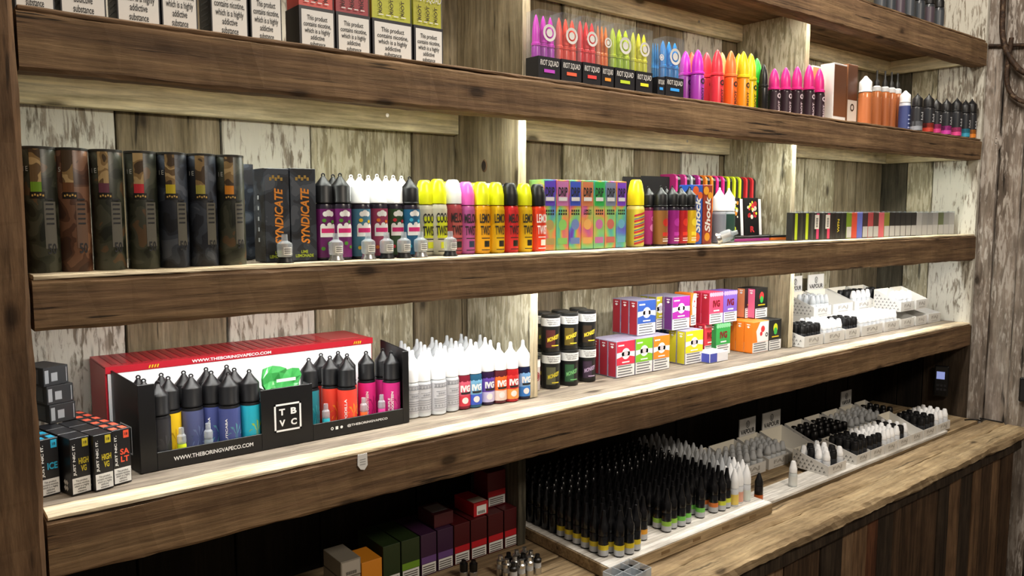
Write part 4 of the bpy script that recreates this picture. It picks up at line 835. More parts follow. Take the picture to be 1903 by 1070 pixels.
# ---- cans, two high
def can(X,Y,Z,c1,c2,label,h=.078,r=.0200,group='stacked dark cans',rz=-.4):
    p=[('can',lathe([(r*.96,0),(r,.0015),(r,h-.0015),(r*.97,h)],M('#1a1b1b',.35),24)),('lid_rim',lathe([(r*1.015,h-.006),(r*1.015,h-.001),(r*.9,h+.0006)],M('#232424',.3),24)),
       ('warning_band',band(r,h*.70,h*.92,PAPER,.0005,24)),('warning_text',curled('warning_text',(lambda t:(shift(t[0],0,h*.81),t[1]))(fit('This product contains\nnicotine which is a\nhighly addictive',r*1.5,h*.16,.01)),r,INK,.001,key=('cw',h))),
       ('picture_band',curled('picture_band',merge(*[rect(-.016+.005*k,-.011+.005*k,h*.12,h*.6) for k in range(4)]),r,M(c1,.4),.0005)),
       ('lettering',curled('lettering',(lambda t:([(x,y+x*.35+h*.38) for x,y in t[0]],t[1]))(fit('MONKEY',r*1.25,h*.12,.04)),r,M(c2,.4),.0012,key=('cm',c2))),('small_print',curled('small_print',merge(rect(-.004,.012,h*.16,h*.19)),r,M(c2,.4),.0012,key=('cs',c2)))]
    bottle('can',label,'can',group,X,Y,Z,p,rz)
for i,(px,py,c1,c2,u1,u2,n1,n2) in enumerate([(1035,722,'#5a5a42','#d8c83a','#5a2a2a','#e0c83a','olive','maroon'),(1069,716,'#2f5a3a','#7ac07a','#6a5a24','#e8d040','green','ochre'),(1102,709,'#3a2a3e','#b09ab8','#3a2e22','#e8d040','plum','umber')]):
    X,Y=on(px,py,Z4); Y+=.020
    can(X,Y,Z4,c1,c2,'dark can with %s picture, lower of a stack'%n1); can(X-.001,Y+.0005,Z4+.0795,u1,u2,'dark can with %s picture, upper of a stack'%n2)
    can(X+.012,Y+.0425,Z4,u1,u2,'dark can in the second row behind the %s can'%n1); can(X+.012,Y+.0425,Z4+.0795,c1,c2,'dark can in the second row behind the upper %s can'%n2)
X,Y=on(1004,727,Z4); 
shp=[('can',lathe([(.0135,0),(.014,.0015),(.014,.066),(.0135,.068)],M('#cbbfba',.35),20)),('lid',lathe([(.0143,.0665),(.0143,.071),(.013,.0718)],M('#232424',.3),20)),('warning_band',band(.014,.05,.064,PAPER,.0005,20)),('emblem',curled('emblem',merge(disc(0,.03,.007),ring(0,.03,.008,.01)),.014,M('#9a3a40',.4)))]
bottle('can','slim pale can with red emblem beside the dark cans','can',None,max(X,D13+.018),Y+.022,Z4,shp,-.3)
# ---- printed cartons stacked in the middle bay
BW,BD,BH2=.056,.026,.083
def vbox(X,Y,Z,c,side,label,kind='wave',dims=None,rz=0,rot=None,c2=None):
    w,d,h=dims or (BW,BD,BH2); body_c={'wave':'#8f8aa0','ivg':c,'orange':'#f08022','rasta':'#1a1b1b','plain':c}[kind]
    pr=[('side_panel','L',rect(.0015,d-.0015,.002,h-.002),M(side,.45),.0003),('warning_panel','F',rect(-w/2+.001,w/2-.001,.001,h*.33),PAPER,.0003),('warning_text','F',merge(*[rect(-w*.42,w*.36-.004*(k%2),h*.06+h*.075*k,h*.09+h*.075*k) for k in range(4)]),M('#6a6a6e',.6),.0006),
        ('side_mark','L',merge(([(d*.5,h*.80),(d*.5+.005,h*.84),(d*.5,h*.88),(d*.5-.005,h*.84)],[(0,1,2,3)]),rect(d*.3,d*.7,h*.90,h*.93)),PAPER,.0006)]
    if kind=='wave': 
        pr+=[('colour_panel','F',rect(-w/2+.001,w/2-.001,h*.34,h-.001),M(c,.45),.0003),('white_wave','F',merge(disc(0,h*.64,h*.155,16,1.05),([(-w/2+.001,h*.53),(0,h*.60),(w/2-.001,h*.53),(w/2-.001,h*.68),(0,h*.70),(-w/2+.001,h*.68)],[(0,1,2,3,4,5)])),INKW,.0006),
             ('portrait_print','F',merge(disc(0,h*.645,h*.08)),M('#c9c0c6',.5),.0009),('lettering','F',merge(rect(-w*.42,-w*.1,h*.86,h*.9),rect(-w*.2,w*.2,h*.39,h*.425)),INKW,.0006)]
    if kind=='ivg': pr+=[('lettering','F',(lambda t:(shift(t[0],0,h*.64),t[1]))(fit('IVG',w*.5,h*.22,.05)),M('#7a1420',.4),.0006),('drip_print','F',merge(*[disc(-w*.4+w*.16*k,h*.93,w*.1,8) for k in range(6)]),M(c2 or '#f0a0b8',.45),.0003),('flavour','F',rect(-w*.2,w*.2,h*.40,h*.44),INKW,.0006)]
    if kind=='orange': pr+=[('white_panel','F',([(-w*.2,h*.34),(w/2-.001,h*.34),(w/2-.001,h-.001),(-w*.05,h-.001),(-w*.28,h*.7)],[(0,1,2,3,4)]),INKW,.0003),('emblem','F',merge(disc(w*.12,h*.75,w*.12),disc(w*.02,h*.60,w*.08)),M('#d8343a',.4),.0006),('stamp','F',ring(w*.36,h*.55,w*.04,w*.08,12),INK,.0006)]
    if kind=='rasta': pr+=[('emblem','F',merge(disc(0,h*.72,w*.22,14,.8)),M(c,.45),.0003),('emblem','F',merge(disc(0,h*.62,w*.17,12,.8)),M(c2 or '#3aa84a',.45),.0006),('lettering','F',rect(-w*.28,w*.28,h*.42,h*.46),M('#e0c02a',.45),.0006)]
    return carton('flavour_carton',label,'carton','printed flavour cartons',X,Y,Z,(w,d,h),M(body_c,.45),pr,rz=rz,rot=rot)
def pxbox(a,b,py,Y,**k):   # front face between two pixel columns at the base
    return X_at(a,Y,Z4+.03),X_at(b,Y,Z4+.03)
DPX=lambda z:1090+z*.2103
FY=.128
def row_front(z0,z1,Y,c,side,label,kind='wave',Z=Z4,c2=None,copies=1,h=None,d=None,sidec='behind'):
    xa,xb=X_at(DPX(z0),Y,Z+.04),X_at(DPX(z1),Y,Z+.04); w=xb-xa-.0012
    for k in range(copies):
        lb=label if k==0 else label+', %s in its file'%['','second','third','fourth'][k]
        vbox((xa+xb)/2,Y+k*((d or BD)+.0012),Z,c,side,lb,kind,(w,d or BD,h or BH2),c2=c2)
row_front(262,428,FY,'#d8304a','#a82a3a','crimson wave-panel carton, lower row beside the cans',copies=3)
row_front(430,585,FY,'#7cc02a','#5a8a2a','lime green wave-panel carton, lower row',copies=3)
row_front(587,735,FY,'#f08a22','#b8641c','orange wave-panel carton, lower row',copies=3)
row_front(870,1030,FY+.002,'#ead924','#d8cc2a','yellow wave-panel carton, lower row',copies=2)
row_front(1145,1272,FY+.03,'#2f9e4c','#2a8a44','green fruit carton, lower row','ivg',copies=2,c2='#8ad09a')
row_front(1040,1135,FY+.045,'#d83a48','#b82a3a','red fruit carton behind the fallen blue one','ivg',copies=2,c2='#f0a0a8')
row_front(1465,1610,FY-.01,'#f08022','#f08022','orange carton with white front and red emblem','orange',copies=3)
row_front(1612,1722,FY-.012,'#d2d82a','#2c2c2a','black carton with lime and green lantern emblem','rasta',copies=2,c2='#3ab04a')
# the carton lying on its back
xa,xb=X_at(1320,.10,Z4+.01),X_at(1358,.10,Z4+.01)
carton('fallen_carton','white and blue carton lying flat before the green one','carton',None,(xa+xb)/2,.105,Z4,(.075,.05,.024),M('#e8e8ec',.45),[('end_panel','L',rect(.001,.049,.001,.023),M('#4650b0',.45),.0004),('blue_half','F',rect(-.036,-.008,.001,.023),M('#4650b0',.45),.0004),('warning_text','T',merge(*[rect(-.01,.03,.01+.009*k,.013+.009*k) for k in range(4)]),M('#8a8a8e',.6),.0004)])
ZU=Z4+BH2+.0008; UY=FY+BD+.004
row_front(448,612,UY-.005,'#2f55a8','#a82a36','royal blue wave-panel carton, upper row beside the cans',Z=ZU,copies=3)
row_front(614,690,UY+.03,'#b8b02a','#8a8a2a','mustard wave-panel carton set back in the upper row',Z=ZU,copies=2)
row_front(756,914,UY-.002,'#a82aa0','#6a2a78','purple wave-panel carton, upper row',Z=ZU,copies=3)
row_front(918,972,UY+.022,'#f08022','#f08022','orange and white carton squeezed in the upper row','orange',Z=ZU,copies=2)
row_front(1085,1208,UY+.004,'#e0486a','#b8283e','raspberry fruit carton, upper row','ivg',Z=ZU,copies=2,c2='#f4a8c0')
row_front(1210,1332,UY+.003,'#7a5ab8','#5a3a98','violet fruit carton, upper row','ivg',Z=ZU,copies=2,c2='#b8a0e0')
row_front(1490,1600,UY-.003,'#d83a3a','#e06a90','black carton with red and green lantern emblem, upper row','rasta',Z=ZU,copies=2,c2='#3ab04a')
row_front(1400,1484,UY+.02,'#d83a3a','#e09060','black carton with pink and green side, set back in the upper row','rasta',Z=ZU,copies=1,c2='#3ab04a')
# supporting cartons of the back rows that carry the upper ones
for z0,z1 in ((748,862),(1150,1325),(1335,1455)):
    row_front(z0,z1,UY+.02+.027,'#3a62b0','#2a4a8a','blue carton hidden low in the back row','wave',copies=2)
# ------------------------------------------------------------------ small 10 ml bottles and their display trays
r10=.0102
def ten(kind):
    if kind=='tallblack': return [('body',body(.0104,.042,M('#17181b',.22),.8,12)),('cap',lathe([(.0104,.0422),(.0106,.044),(.0106,.062),(.0078,.066),(.0045,.083),(.0034,.092),(.0004,.093)],M('#101012',.22),12))]
    if kind=='tallclear': return [('body',body(.0104,.042,M('#b5a99c',.25),.8,12)),('cap',lathe([(.0104,.0422),(.0104,.055),(.0088,.068),(.005,.084),(.002,.093),(.0004,.0935)],FROST,12))]
    if kind=='tallwhite': return [('body',body(.0104,.042,M('#d5d9de',.25),.8,12)),('cap',lathe([(.0104,.0422),(.0104,.055),(.0088,.066),(.005,.078),(.002,.086),(.0004,.087)],FRW,12))]
    if kind=='black': return [('body',body(r10,.036,M('#2a2c30',.3),.7,12)),('cap',lathe([(r10*.97,.0362),(r10*.97,.052),(r10*.88,.0535),(r10*.82,.0585),(r10*.6,.0600),(.0004,.0602)],BLACK,14))]
    if kind=='white': return [('body',body(r10,.036,M('#d5d9de',.3),.7,12)),('cap',small_cap(r10,.0362,.026,FRW))]
    if kind=='clear': return [('body',body(r10,.036,M('#c9ced2',.25),.7,12)),('cap',small_cap(r10,.0362,.026,FROST))]
SH={}
CARD=M('#dcdbd7',.6); CARDIN=M('#efeada',.6)
VAP='VAPOUR'
def dtray(X,Y,Z,w,d,label,group,caps=None,rows=3,cols=4,header=False,rz=0,front='FAJ',fh=.030,bh=.066,start=0,capname='',empty_=False,bfrom='bottles in the white display trays'):
    root=tag(empty('display_tray',(X,Y,Z),rz),label,'tray',group); t=.0014
    link('floor',mesh_from('floor',*box_vf(-w/2,w/2,0,d,0,t),CARD),root)
    link('front_panel',mesh_from('front_panel',*box_vf(-w/2,w/2,0,t,t,fh),CARD),root)
    hb=bh if not header else bh
    link('back_panel',mesh_from('back_panel',*box_vf(-w/2,w/2,d-t,d,t,hb),CARDIN),root)
    for sx in (-1,1):
        x0,x1=sorted((sx*w/2,sx*(w/2-t)))
        v=[(x0,t,t),(x1,t,t),(x1,d-t,t),(x0,d-t,t),(x0,t,fh),(x1,t,fh),(x1,d-t,hb),(x0,d-t,hb)]
        link('side_panel',mesh_from('side_panel',v,[(0,3,2,1),(4,5,6,7),(0,1,5,4),(1,2,6,5),(2,3,7,6),(3,0,4,7)],CARD),root)
    marks=[]
    for a in range(9):
        for b in range(7):
            u=.006+a*.0125+(b%2)*.006; vv=.005+b*.0098
            lim=fh+(hb-fh)*(1-u/d)-.006       # u counts from the back edge
            if u>d-.007 or vv>lim-.004: continue
            marks.append(([(u-.003,vv),(u-.001,vv),(u+.0015,vv+.0055),(u-.0005,vv+.0055)],[(0,1,2,3)])); marks.append(([(u+.0005,vv),(u+.003,vv+.001),(u+.003,vv+.004)],[(0,1,2)]))
    pr=[('side_pattern','L',merge(*marks),M('#2c2c2e',.6),.0005)] if marks else []
    pr.append(('front_print','F',merge((lambda q:(shift(q[0],0,fh*.55),q[1]))(fit(front,w*.5,fh*.45,.03)),rect(-w*.25,w*.25,fh*.16,fh*.22)),M('#a9a6a0',.6),.0005))
    add_prints(root,(w,d,fh),pr,None)
    if header:
        hw=w*.8; hz=hb+.05
        v=[(-hw/2,d-t,hb),(hw/2,d-t,hb),(hw/2,d-t+.004,hz),(-hw/2,d-t+.004,hz)]
        hd=link('header_card',mesh_from('header_card',*box_vf(-hw/2,hw/2,d-t-.001,d+.0005,hb,hz),CARD),root)
        q=fit(VAP,hw*.86,.014,.02); link('header_lettering',mesh_from('header_lettering',[(x,d-t-.0016,hb+.012+y) for x,y in q[0]],q[1],INK),hd)
        lg=merge(ring(0,0,.0085,.0105,16),([(-.006,.006),(-.004,.006),(-.001,-.006),(-.003,-.006)],[(0,1,2,3)]),([(-.001,-.006),(.001,-.006),(.005,.006),(.003,.006)],[(0,1,2,3)]))
        link('header_logo',mesh_from('header_logo',[(x*.8,d-t-.0016,hb+.032+y) for x,y in lg[0]],lg[1],INK),hd)
    if not empty_:
        mt=Matrix.Rotation(rz,4,'Z')
        for a in range(cols):
            for b in range(rows):
                kd=caps(a,b) if callable(caps) else caps
                if not kd: continue
                u=-w/2+.0125+(w-.025)*a/max(1,cols-1); v=.0135+start+.0222*b
                if v>d-.013: continue
                P=mt@Vector((u,v,0))
                if capname is None: SH.setdefault(kd,[]).append((X+P.x,Y+P.y,Z+t+.0002)); continue
                bottle('small_bottle',capname.replace('#',kd),'bottle',bfrom,X+P.x,Y+P.y,Z+t+.0002,ten(kd))
    return root
def bayX(a,b,Y,Z): return X_at(a,Y,Z+.015),X_at(b,Y,Z+.015)
TG='white display trays on the lit shelf'
rowT=[(1494,1530,'black','tray of black caps beside the dividing board',None),(1532,1570,'white','tray of white caps between two black-capped trays',None),(1571,1598,'black','tray of black caps next to the second dividing gap',None),
      (1601,1640,'white','tray of white caps in the middle of the shelf end',None),(1643,1671,'white','tray of white caps before the piled trays',None),(1674,1699,None,'empty white tray beneath the patterned one',1),(1702,1722,None,'empty white tray beneath the end tray',1),(1725,1748,None,'single empty white tray by the side wall',1)]
Y0=.082
for a,b,cp,lb,em in rowT:
    xa,xb=bayX(a,b,Y0,Z4); xb=min(xb,2.70); w=xb-xa-.003; nc=max(2,int(w/.0235))
    dtray((xa+xb)/2,Y0,Z4,w,.098,'low white '+lb,TG,cp,3 if cp=='black' else 4,nc,capname='small #-capped bottle in the '+lb,empty_=bool(em),bh=.052)
# second row: carried boxes with patterned trays on top
Y1=.186; ZT=Z4+.0555
def upper(a,b,Y,Z,cp,lb,hd,fh=.03,bh=.066,rows=3,em=False,start=0,d=.098):
    xa,xb=bayX(a,b,Y,Z); xb=min(xb,on_side(Y+d)-.004); w=xb-xa-.003; nc=max(2,int(w/.0235))
    dtray((xa+xb)/2,Y,Z,w,d,lb,TG,cp,rows,nc,header=hd,capname='small #-capped bottle in the '+lb.replace('patterned tray','raised tray'),fh=fh,bh=bh,empty_=em,start=start)
for i,(a,b) in enumerate([(1510,1572),(1578,1642),(1648,1690)]):
    xa,xb=bayX(a,b,Y1,Z4); xb=min(xb,on_side(Y1+.098)-.004); w=xb-xa-.004
    carton('white_carton','closed white carton in the back row, %s of three'%['nearest the dividing board','middle','nearest the side wall'][i],'carton','closed white cartons of the back row',(xa+xb)/2,Y1,Z4,(w,.10,.0545),CARD)
upper(1512,1545,Y1,ZT,'clear','patterned tray with lettered header and clear caps',True,rows=3)
upper(1548,1585,Y1,ZT,None,'patterned tray with lettered header standing empty',True,em=True)
upper(1588,1622,Y1,ZT,lambda a,b:'black' if b>0 else 'white','patterned tray with black caps beside the empty header tray',False)
upper(1625,1655,Y1-.01,ZT,lambda a,b:'black' if (a+b)%3 else None,'patterned tray with few black caps above the empty trays',False)
upper(1674,1699,Y0+.005,Z4+.0535,'white','patterned white tray stacked on the empty tray',False,rows=2,d=.09); 
xa,xb=bayX(1702,1724,Y0+.005,Z4+.05); dtray((xa+min(xb,2.69))/2,Y0+.005,Z4+.0535,min(xb,2.69)-xa-.003,.09,'lidless white tray stacked at the shelf end',TG,empty_=True)
# ------------------------------------------------------------------ counter: the long white tray full of small bottles
TA=0.0; TX,TY=.895,-.083; TW,TD,TH=.540,.375,.026
tr=tag(empty('bottle_tray',(TX,TY,ZC+.0012),TA),'long white-topped wooden tray carrying rows of small bottles','tray')
TRAYW=wood('whitewashed_tray_wood',['#cfcbc2','#dedbd4','#e8e6e0','#f2f0ec'],(2,40,40),crack=.2,knots=False,bump=.15)
link('tray_body',bevel(mesh_from('tray_body',*box_vf(0,TW,0,TD,0,TH-.002),W_CTR),.001),tr)
link('tray_top',mesh_from('tray_top',*box_vf(.002,TW-.002,.001,TD-.001,TH-.002,TH),TRAYW),tr)
for k in range(5): link('edge_stamp',mesh_from('edge_stamp',*box_vf(.05+.1*k,.075+.1*k,-.0006,0,.009,.016),M('#7a6242',.7)),tr)
RTm=Matrix.Rotation(TA,4,'Z')
accent=['#d9c32a','#d9c32a','#e0a02a','#e0a02a','#8fbf3a','#6fbf4a','#6fbf4a','#d0702a','#c8d03a','#e06a9a','#c8a0d0']
ZTR=ZC+TH+.0014
def tparts(kind,acc):
    p=ten(kind)
    if acc and kind=='tallblack': p=p+[('foot_label',band(.0104,.003,.014,M('#b9bcc0',.45),n=12)),('flavour_band',band(.0104,.014,.024,M(acc,.45),n=12))]
    elif acc: p=p+[('flavour_band',band(.0104,.004,.028,M(acc,.45),n=12))]
    return p
nu,nv=22,14; SB={'tallblack':[], 'tallclear':[]}
accn={'#d9c32a':'yellow','#e0a02a':'amber','#8fbf3a':'green','#6fbf4a':'green','#d0702a':'orange','#c8d03a':'lime','#e06a9a':'pink','#c8a0d0':'lilac'}
start={0:1,1:0,2:0,3:0,4:1,5:1,6:3,7:3,8:1,9:1,10:1,11:1,12:2,13:1,14:3,15:1,16:1,17:1,18:1,19:1,20:1,21:2}
for a in range(nu):
    u=.030+.0236*a
    for b in range(nv):
        v=.022+.0243*b+(.004 if a%2 else 0); 
        if v>TD-.014 or b<start[a] or (TX+u<.925 and TY+v>.14): continue
        tallw=a>=18
        if b<start[a]+2 or a==0: acc=accent[min(a//2,10)]
        else: acc=None
        if tallw:
            kd='tallwhite' if b<start[a]+2 else 'tallclear'; acc=['#e0c25a','#d9a08a','#cfd8cf','#d8dcd8'][a-18] if kd=='tallwhite' else None
        else: kd='tallblack'
        X,Y=TX+u,TY+v
        if b>=start[a]+6 and not (tallw and b<11): SB['tallclear' if tallw else 'tallblack'].append((X,Y,ZTR)); continue
        front=b==start[a]
        if kd=='tallwhite': lab='white-capped small bottle with pale label at the front end of the long tray'
        elif kd=='tallclear': lab='clear-capped small bottle standing in the long tray rows'
        elif acc: lab='black-capped small bottle with %s band on the long tray'%accn[acc]
        else: lab='plain black-capped small bottle deep in the long tray rows'
        bottle('small_bottle',lab,'bottle','small bottles on the long tray',X,Y,ZTR,tparts(kd,acc))
def stuff_bottles(name,label,spots,kinds=('tallblack','tallclear')):
    root=tag(empty(name,(0,0,0)),label,'bottles',None,'stuff')
    for k in spots:
        if not spots[k]: continue
        for pn,me in ten(k):
            V=np.array([v.co[:] for v in me.vertices]); F=[tuple(q.vertices) for q in me.polygons]; m=MB()
            for s_ in spots[k]: m.add([tuple(x) for x in V+np.array(s_)],F)
            o=link(('bodies_' if pn=='body' else 'caps_')+('black' if 'black' in k else 'white' if 'white' in k else 'clear'),m.mesh(pn,me.materials[0],True),root); o['kind']='stuff'
stuff_bottles('small_bottles','dense dark rows of small bottles at the back of the long tray',SB)
# loose bottles beyond the tray
board=tag(empty('white_board',(0,0,0)),'thin pale board lying on the counter beside the bottle tray','board')
bx0,by0=on(1430,948,ZC); 
link('plank',bevel(mesh_from('plank',*box_vf(1.455,2.46,-.048,.02,ZC,ZC+.008),TRAYW),.001),board)
X,Y=on(1418,925,ZC); bottle('small_bottle','lone black small bottle with orange foot at the tray end','bottle',None,1.470,-.022,ZC+.0082,[('body',body(r10,.036,M('#1a1618',.3),.7,12)),('flavour_band',band(r10,.003,.014,M('#c8642a',.45),n=12)),('cap',taper_cap(r10,.0362,.03,BLACK))])
X,Y=on(1473,903,ZC+.008); bottle('small_bottle','lone white small bottle standing on the pale board','bottle',None,X,min(max(Y,-.03),.0),ZC+.0082,[('body',body(r10,.036,M('#cfd6d6',.3),.7,12)),('label',band(r10,.004,.028,M('#e2e6e4',.45),n=12)),('cap',small_cap(r10,.0362,.03,FRW))])
# display trays along the counter
CG='display trays along the counter'
ZB=ZC+.0085; yc=-.04
fr=[(1539,1573,lambda a,b:['white','white','black'][(a*2+b)%3],'mixed caps beside the lone white bottle'),(1592,1617,'black','black caps'),(1618,1644,lambda a,b:'black' if b==0 or a==0 else 'white','black caps before white ones'),(1645,1668,'white','pointed white caps'),
    (1669,1692,lambda a,b:'black' if a%2 else 'white','alternating black and white caps'),(1693,1715,None,'nothing, its pale inside showing'),(1716,1741,'black','heaped black caps beside the emptied one'),(1742,1766,'white','white caps by the side wall')]
for a,b,cp,lb in fr:
    xa,xb=bayX(a,b,yc,ZB); w=xb-xa-.003; nc=max(2,int(w/.023)); lb2='counter display tray holding '+lb
    if xb>2.68: continue
    dtray((xa+xb)/2,yc,ZB,w,.105,lb2,CG,cp,4,nc,capname='small #-capped bottle in the tray of '+lb,empty_=cp is None,fh=.026,bh=.05 if cp else .066)
y2=.10
bk=[(1322,1372,'black','patterned counter tray of black caps in shadow beside the bottle tray',False),(1376,1424,'clear','patterned counter tray of clear caps behind the pale board',False),(1428,1466,'clear','counter tray with lettered header before the dark wall',True),(1470,1512,None,'emptied counter tray with lettered header',True),(1516,1548,'black','shadowed counter tray of heaped black caps',False),(1552,1580,'black','shadowed counter tray of black caps under a leaning flap',False),
    (1584,1612,'clear','shadowed counter tray of clear caps',False),(1616,1640,'clear','far counter tray of clear caps',True),(1644,1664,'black','far counter tray of black caps near the handset',False)]
for a,b,cp,lb,hd in bk:
    xa,xb=bayX(a,b,y2,ZC); w=xb-xa-.004; nc=max(2,int(w/.0235))
    if xb>on_side(.2)-.005: continue
    dtray((xa+xb)/2,y2,ZC,w,.105,lb,CG,cp,4,nc,header=hd,capname=None,empty_=cp is None)
stuff_bottles('small_bottles','small bottles packed in the shadowed trays along the back of the counter',SH)
# ------------------------------------------------------------------ counter, left bay
LG='cartons in the dark lower bay'
def low(a,b,py,Y,h,c,bandc,label,d=.05,Z=ZC,warnp=True):
    xa,xb=X_at(a,Y,Z+.03),X_at(b,Y,Z+.03); w=xb-xa-.0015
    pr=[]
    if bandc: pr.append(('colour_band','F',rect(-w/2+.001,w/2-.001,h*.30,h*.46),M(bandc,.45),.0004))
    if warnp: pr+=[('warning_panel','F',rect(-w/2+.002,w/2-.002,.003,h*.29),PAPER,.0004),('warning_text','F',merge(*[rect(-w*.4,w*.36,h*.05+h*.055*k,h*.075+h*.055*k) for k in range(4)]),M('#55504c',.6),.0008)]
    return carton('large_carton',label,'carton',LG,(xa+xb)/2,Y,Z,(w,d,h),M(c,.45),pr)
YL=.155; HL=.083
for i,(a,b) in enumerate([(937,966),(907,936),(875,905.5),(844,874)]):
    low(a,b,0,YL,HL,'#4a1216','#c0202a',['dark red carton with bright red band against the dark divider','dark red carton with red band, second from the divider','dark red carton with red band, third from the divider','dark red carton with red band beside the purple one'][i],d=.1)
low(813,843,0,YL,HL,'#3a1f3c','#6a4a86','deep purple carton with lilac band beside the red ones',d=.1); low(782,812,0,YL,HL,'#3a1f3c','#6a4a86','deep purple carton with lilac band beside the green one',d=.1)
low(746,781,0,YL,HL,'#26361a','#6f9a2a','dark green carton with lime band beside the purple one',d=.1); low(712,745,0,YL,HL,'#26361a',None,'plain dark green carton beside the orange one',d=.1)
low(672,711,0,YL-.02,.075,'#d98a24',None,'plain orange carton in the lower bay',warnp=False,d=.06)
for i,z in enumerate((ZC,ZC+.031,ZC+.062)):
    xa,xb=X_at(633,YL-.028,z+.02),X_at(671,YL-.028,z+.02); w=xb-xa-.001
    carton('small_carton',['orange-faced lowest','grey middle','grey topmost'][i]+' carton of the short pile beside the orange one','carton',LG,(xa+xb)/2,YL-.028,z,(w,.07,.030),M('#c9822a' if i==0 else '#8a8478',.5),[('label','F',rect(-w*.45,w*.45,.002,.028),M('#b0aaa0',.55) if i else M('#c9822a',.5),.0004),('barcode','F',merge(*[rect(-w*.25+w*.06*k,-w*.25+w*.06*k+w*.03,.004,.010) for k in range(9)]),INK,.0008)])
zt=ZC+HL+.0008
low(906,940,0,YL+.03,.075,'#5a1418','#c0202a','upright dark red carton standing on the red-banded ones',Z=zt,d=.05)
carton('small_carton','small red carton with white sticker lying on the red-banded ones','carton',LG,X_at(893,YL+.01,zt),YL+.008,zt,(.036,.07,.028),M('#b81c26',.45),[('sticker','F',rect(-.011,.013,.003,.022),PAPER,.0004),('barcode','F',merge(*[rect(-.008+.002*k,-.007+.002*k,.005,.011) for k in range(9)]),INK,.0008),('lid_label','T',rect(-.016,.016,.004,.03),M('#c9b8a8',.5),.0004)])
carton('small_carton','small maroon carton with grey top label lying on dark cartons','carton',LG,X_at(826,YL+.01,zt),YL+.012,zt,(.045,.06,.026),M('#4a1a20',.45),[('lid_label','T',rect(-.018,.018,.012,.05),M('#8a8486',.5),.0004)])
# steel pods standing in a cluster
for a in range(4):
    for b in range(3):
        X,Y=on(978,1070,ZC); X=X-.036+.020*a; Y=Y-.005+.020*b
        bottle('metal_pod','small steel and black pod standing in a cluster before the red cartons','pod','steel pods on the counter',X,Y,ZC,[('base',lathe([(.008,0),(.008,.014),(.0075,.0145)],STEEL,14)),('window',lathe([(.0075,.0145),(.0075,.024)],M('#b5b8bc',.2),14,cap=False)),('top',lathe([(.008,.024),(.008,.03),(.005,.032),(.0045,.039)],STEEL if (a+b)%3 else BLACK,14))])
for k in range(2):
    X,Y=on(862+18*k,1074,ZC); bottle('metal_pod','small steel and black pod standing apart near the purple cartons','pod','steel pods on the counter',X,min(Y,YL-.02),ZC,[('base',lathe([(.008,0),(.008,.014),(.0075,.0145)],STEEL,14)),('top',lathe([(.0075,.0145),(.008,.03),(.005,.032),(.0045,.036)],BLACK,14))])
# clear acrylic holder
X,Y=on(1140,1066,ZC); ah=tag(empty('acrylic_holder',(.868,-.150,ZC),.1),'clear acrylic divided holder before the bottle tray','holder')
ACR=clear_mat('clear_acrylic','#f2f5f8',.3,.06)
g=MB(); n=3; cs=.026
for k in range(n+1):
    g.box(k*cs-.001,k*cs+.001,0,n*cs*.66,.002,.036)
for k in range(3): g.box(0,n*cs,k*cs-.001,k*cs+.001,.002,.0355)
link('dividers',g.mesh('dividers',ACR),ah); link('base',mesh_from('base',*box_vf(-.002,n*cs+.002,-.002,2*cs+.002,0,.002),ACR),ah)
for (a,b) in ((0,0),(1,1),(2,1),(2,0)): 
    P=Matrix.Rotation(.1,4,'Z')@Vector((cs*(a+.5),cs*(b+.5),0))
    bottle('drip_tip','black drip tip standing in a cell of the acrylic holder','drip tip','black drip tips in the holder',.868+P.x,-.150+P.y,ZC+.0022,[('stem',lathe([(.007,0),(.007,.02)],BLACK,14)),('flange',lathe([(.0095,.0201),(.0095,.026),(.006,.0265),(.006,.022)],BLACK,14))])
# ------------------------------------------------------------------ right end
h=hit(1744,707,0,2.69); ph=tag(empty('handset',(2.688,float(h[1])-.01,float(h[2])-.045),math.radians(-70)),'black handset with a lit pale blue screen beside the driftwood wall','handset')
link('case',bevel(mesh_from('case',*box_vf(-.022,.022,0,.016,-.01,.098),BLK2),.004,2),ph); link('screen',mesh_from('screen',*box_vf(-.015,.010,-.0008,0,.052,.078),M('#9aa8e8',.3,emit=.6)),ph)
for k in range(6): link('key',mesh_from('key',*box_vf(-.014+.011*(k%3),-.006+.011*(k%3),-.001,0,.012+.014*(k//3),.02+.014*(k//3)),M('#2a2b30',.4)),ph)
def tube(name,pts,r,mat,parent=None,cyc=False):
    cu=bpy.data.curves.new(name,'CURVE'); cu.dimensions='3D'; sp=cu.splines.new('NURBS'); sp.points.add(len(pts)-1)
    for p,q in zip(sp.points,pts): p.co=(*q,1)
    sp.use_endpoint_u=True; sp.order_u=4; cu.bevel_depth=r; cu.bevel_resolution=3; cu.use_fill_caps=True
    o=bpy.data.objects.new('tmp',cu); COL.objects.link(o); dg=bpy.context.evaluated_depsgraph_get(); me=bpy.data.meshes.new_from_object(o.evaluated_get(dg)); bpy.data.objects.remove(o); bpy.data.curves.remove(cu)
    me.materials.clear(); me.materials.append(mat); return link(name,me,parent)
RUST=wood('rusty_iron',['#1f1712','#37291f','#4d3a2c','#8a7660'],(60,60,60),crack=.3,knots=False,rough=.6)
hk=tag(empty('iron_hook',(0,0,0)),'rusty iron hooks hanging on the driftwood wall','hook')
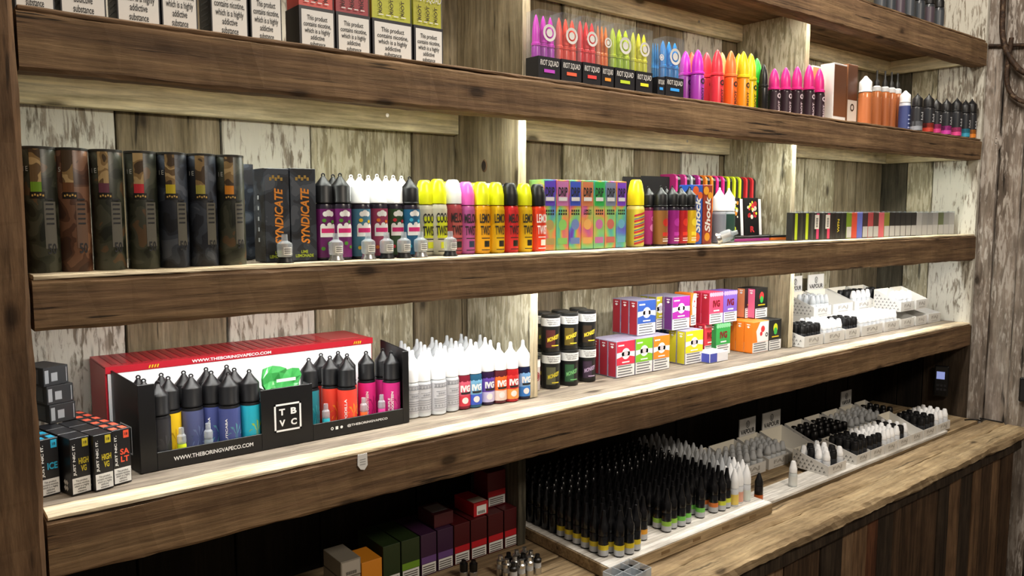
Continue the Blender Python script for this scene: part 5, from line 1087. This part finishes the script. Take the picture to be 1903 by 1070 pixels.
def wp(l,x=2.722): return [tuple(float(c) for c in hit(a,b,0,x)) for a,b in l]
tube('hook',wp([(1866,-60),(1865,0),(1861,45),(1864,78),(1874,104),(1889,125),(1905,138),(1930,145),(1960,140)]),.0085,RUST,hk)
tube('hook',wp([(1880,70),(1873,117),(1869,144),(1874,168),(1886,183),(1905,192),(1935,195)],2.726),.007,RUST,hk)
tube('bracket',wp([(1838,85),(1860,86),(1885,84),(1940,82)],2.735),.006,RUST,hk)
cb=[(x,y) for x,y in [(1790,781),(1812,779),(1830,787),(1826,776),(1838,772),(1850,768),(1862,776),(1872,783)]]
cp=[(*on(a,b,ZC),ZC+.003) for a,b in cb]; cp=[(min(x,2.725),min(y,-.02),z) for x,y,z in cp]
tag(tube('power_cable',cp,.0022,BLACK),'thin black cable looping on the counter by the driftwood wall','cable')
h=hit(1897,722,0,2.738); sw=tag(empty('socket_box',(2.738,float(h[1])-.02,float(h[2]))),'black socket box fixed low on the driftwood wall','socket')
link('box',bevel(mesh_from('box',*box_vf(-.018,0,-.04,.02,-.04,.04),BLK2),.003),sw); link('faceplate',mesh_from('faceplate',*box_vf(-.02,-.018,-.034,.014,-.034,.034),M('#232326',.4)),sw)
# paper tag stuck on the lower beam
h=hit(673,858,1,-.002); tg=MB(); pts=[(-.008,.013),(.008,.013),(.0085,-.006),(.003,-.013),(-.004,-.011),(-.0085,-.004)]
nn=len(pts); tg.add([(x,0,z) for x,z in pts]+[(x,-.0012,z) for x,z in pts],[tuple(range(nn)),tuple(range(2*nn-1,nn-1,-1))]+[(i,i+nn,(i+1)%nn+nn,(i+1)%nn) for i in range(nn)])
tgo=tag(empty('paper_tag',(float(h[0]),-.0028,float(h[2]))),'torn white paper tag stuck to the lower beam','tag'); link('paper',tg.mesh('paper',PAPER),tgo); link('tag_print',mesh_from('tag_print',*(lambda q:([(u,-.0016,v) for u,v in q[0]],q[1]))(merge(*[rect(-.005,.005,-.004+.004*k,-.003+.004*k) for k in range(3)])),M('#8a8a88',.6)),tgo)
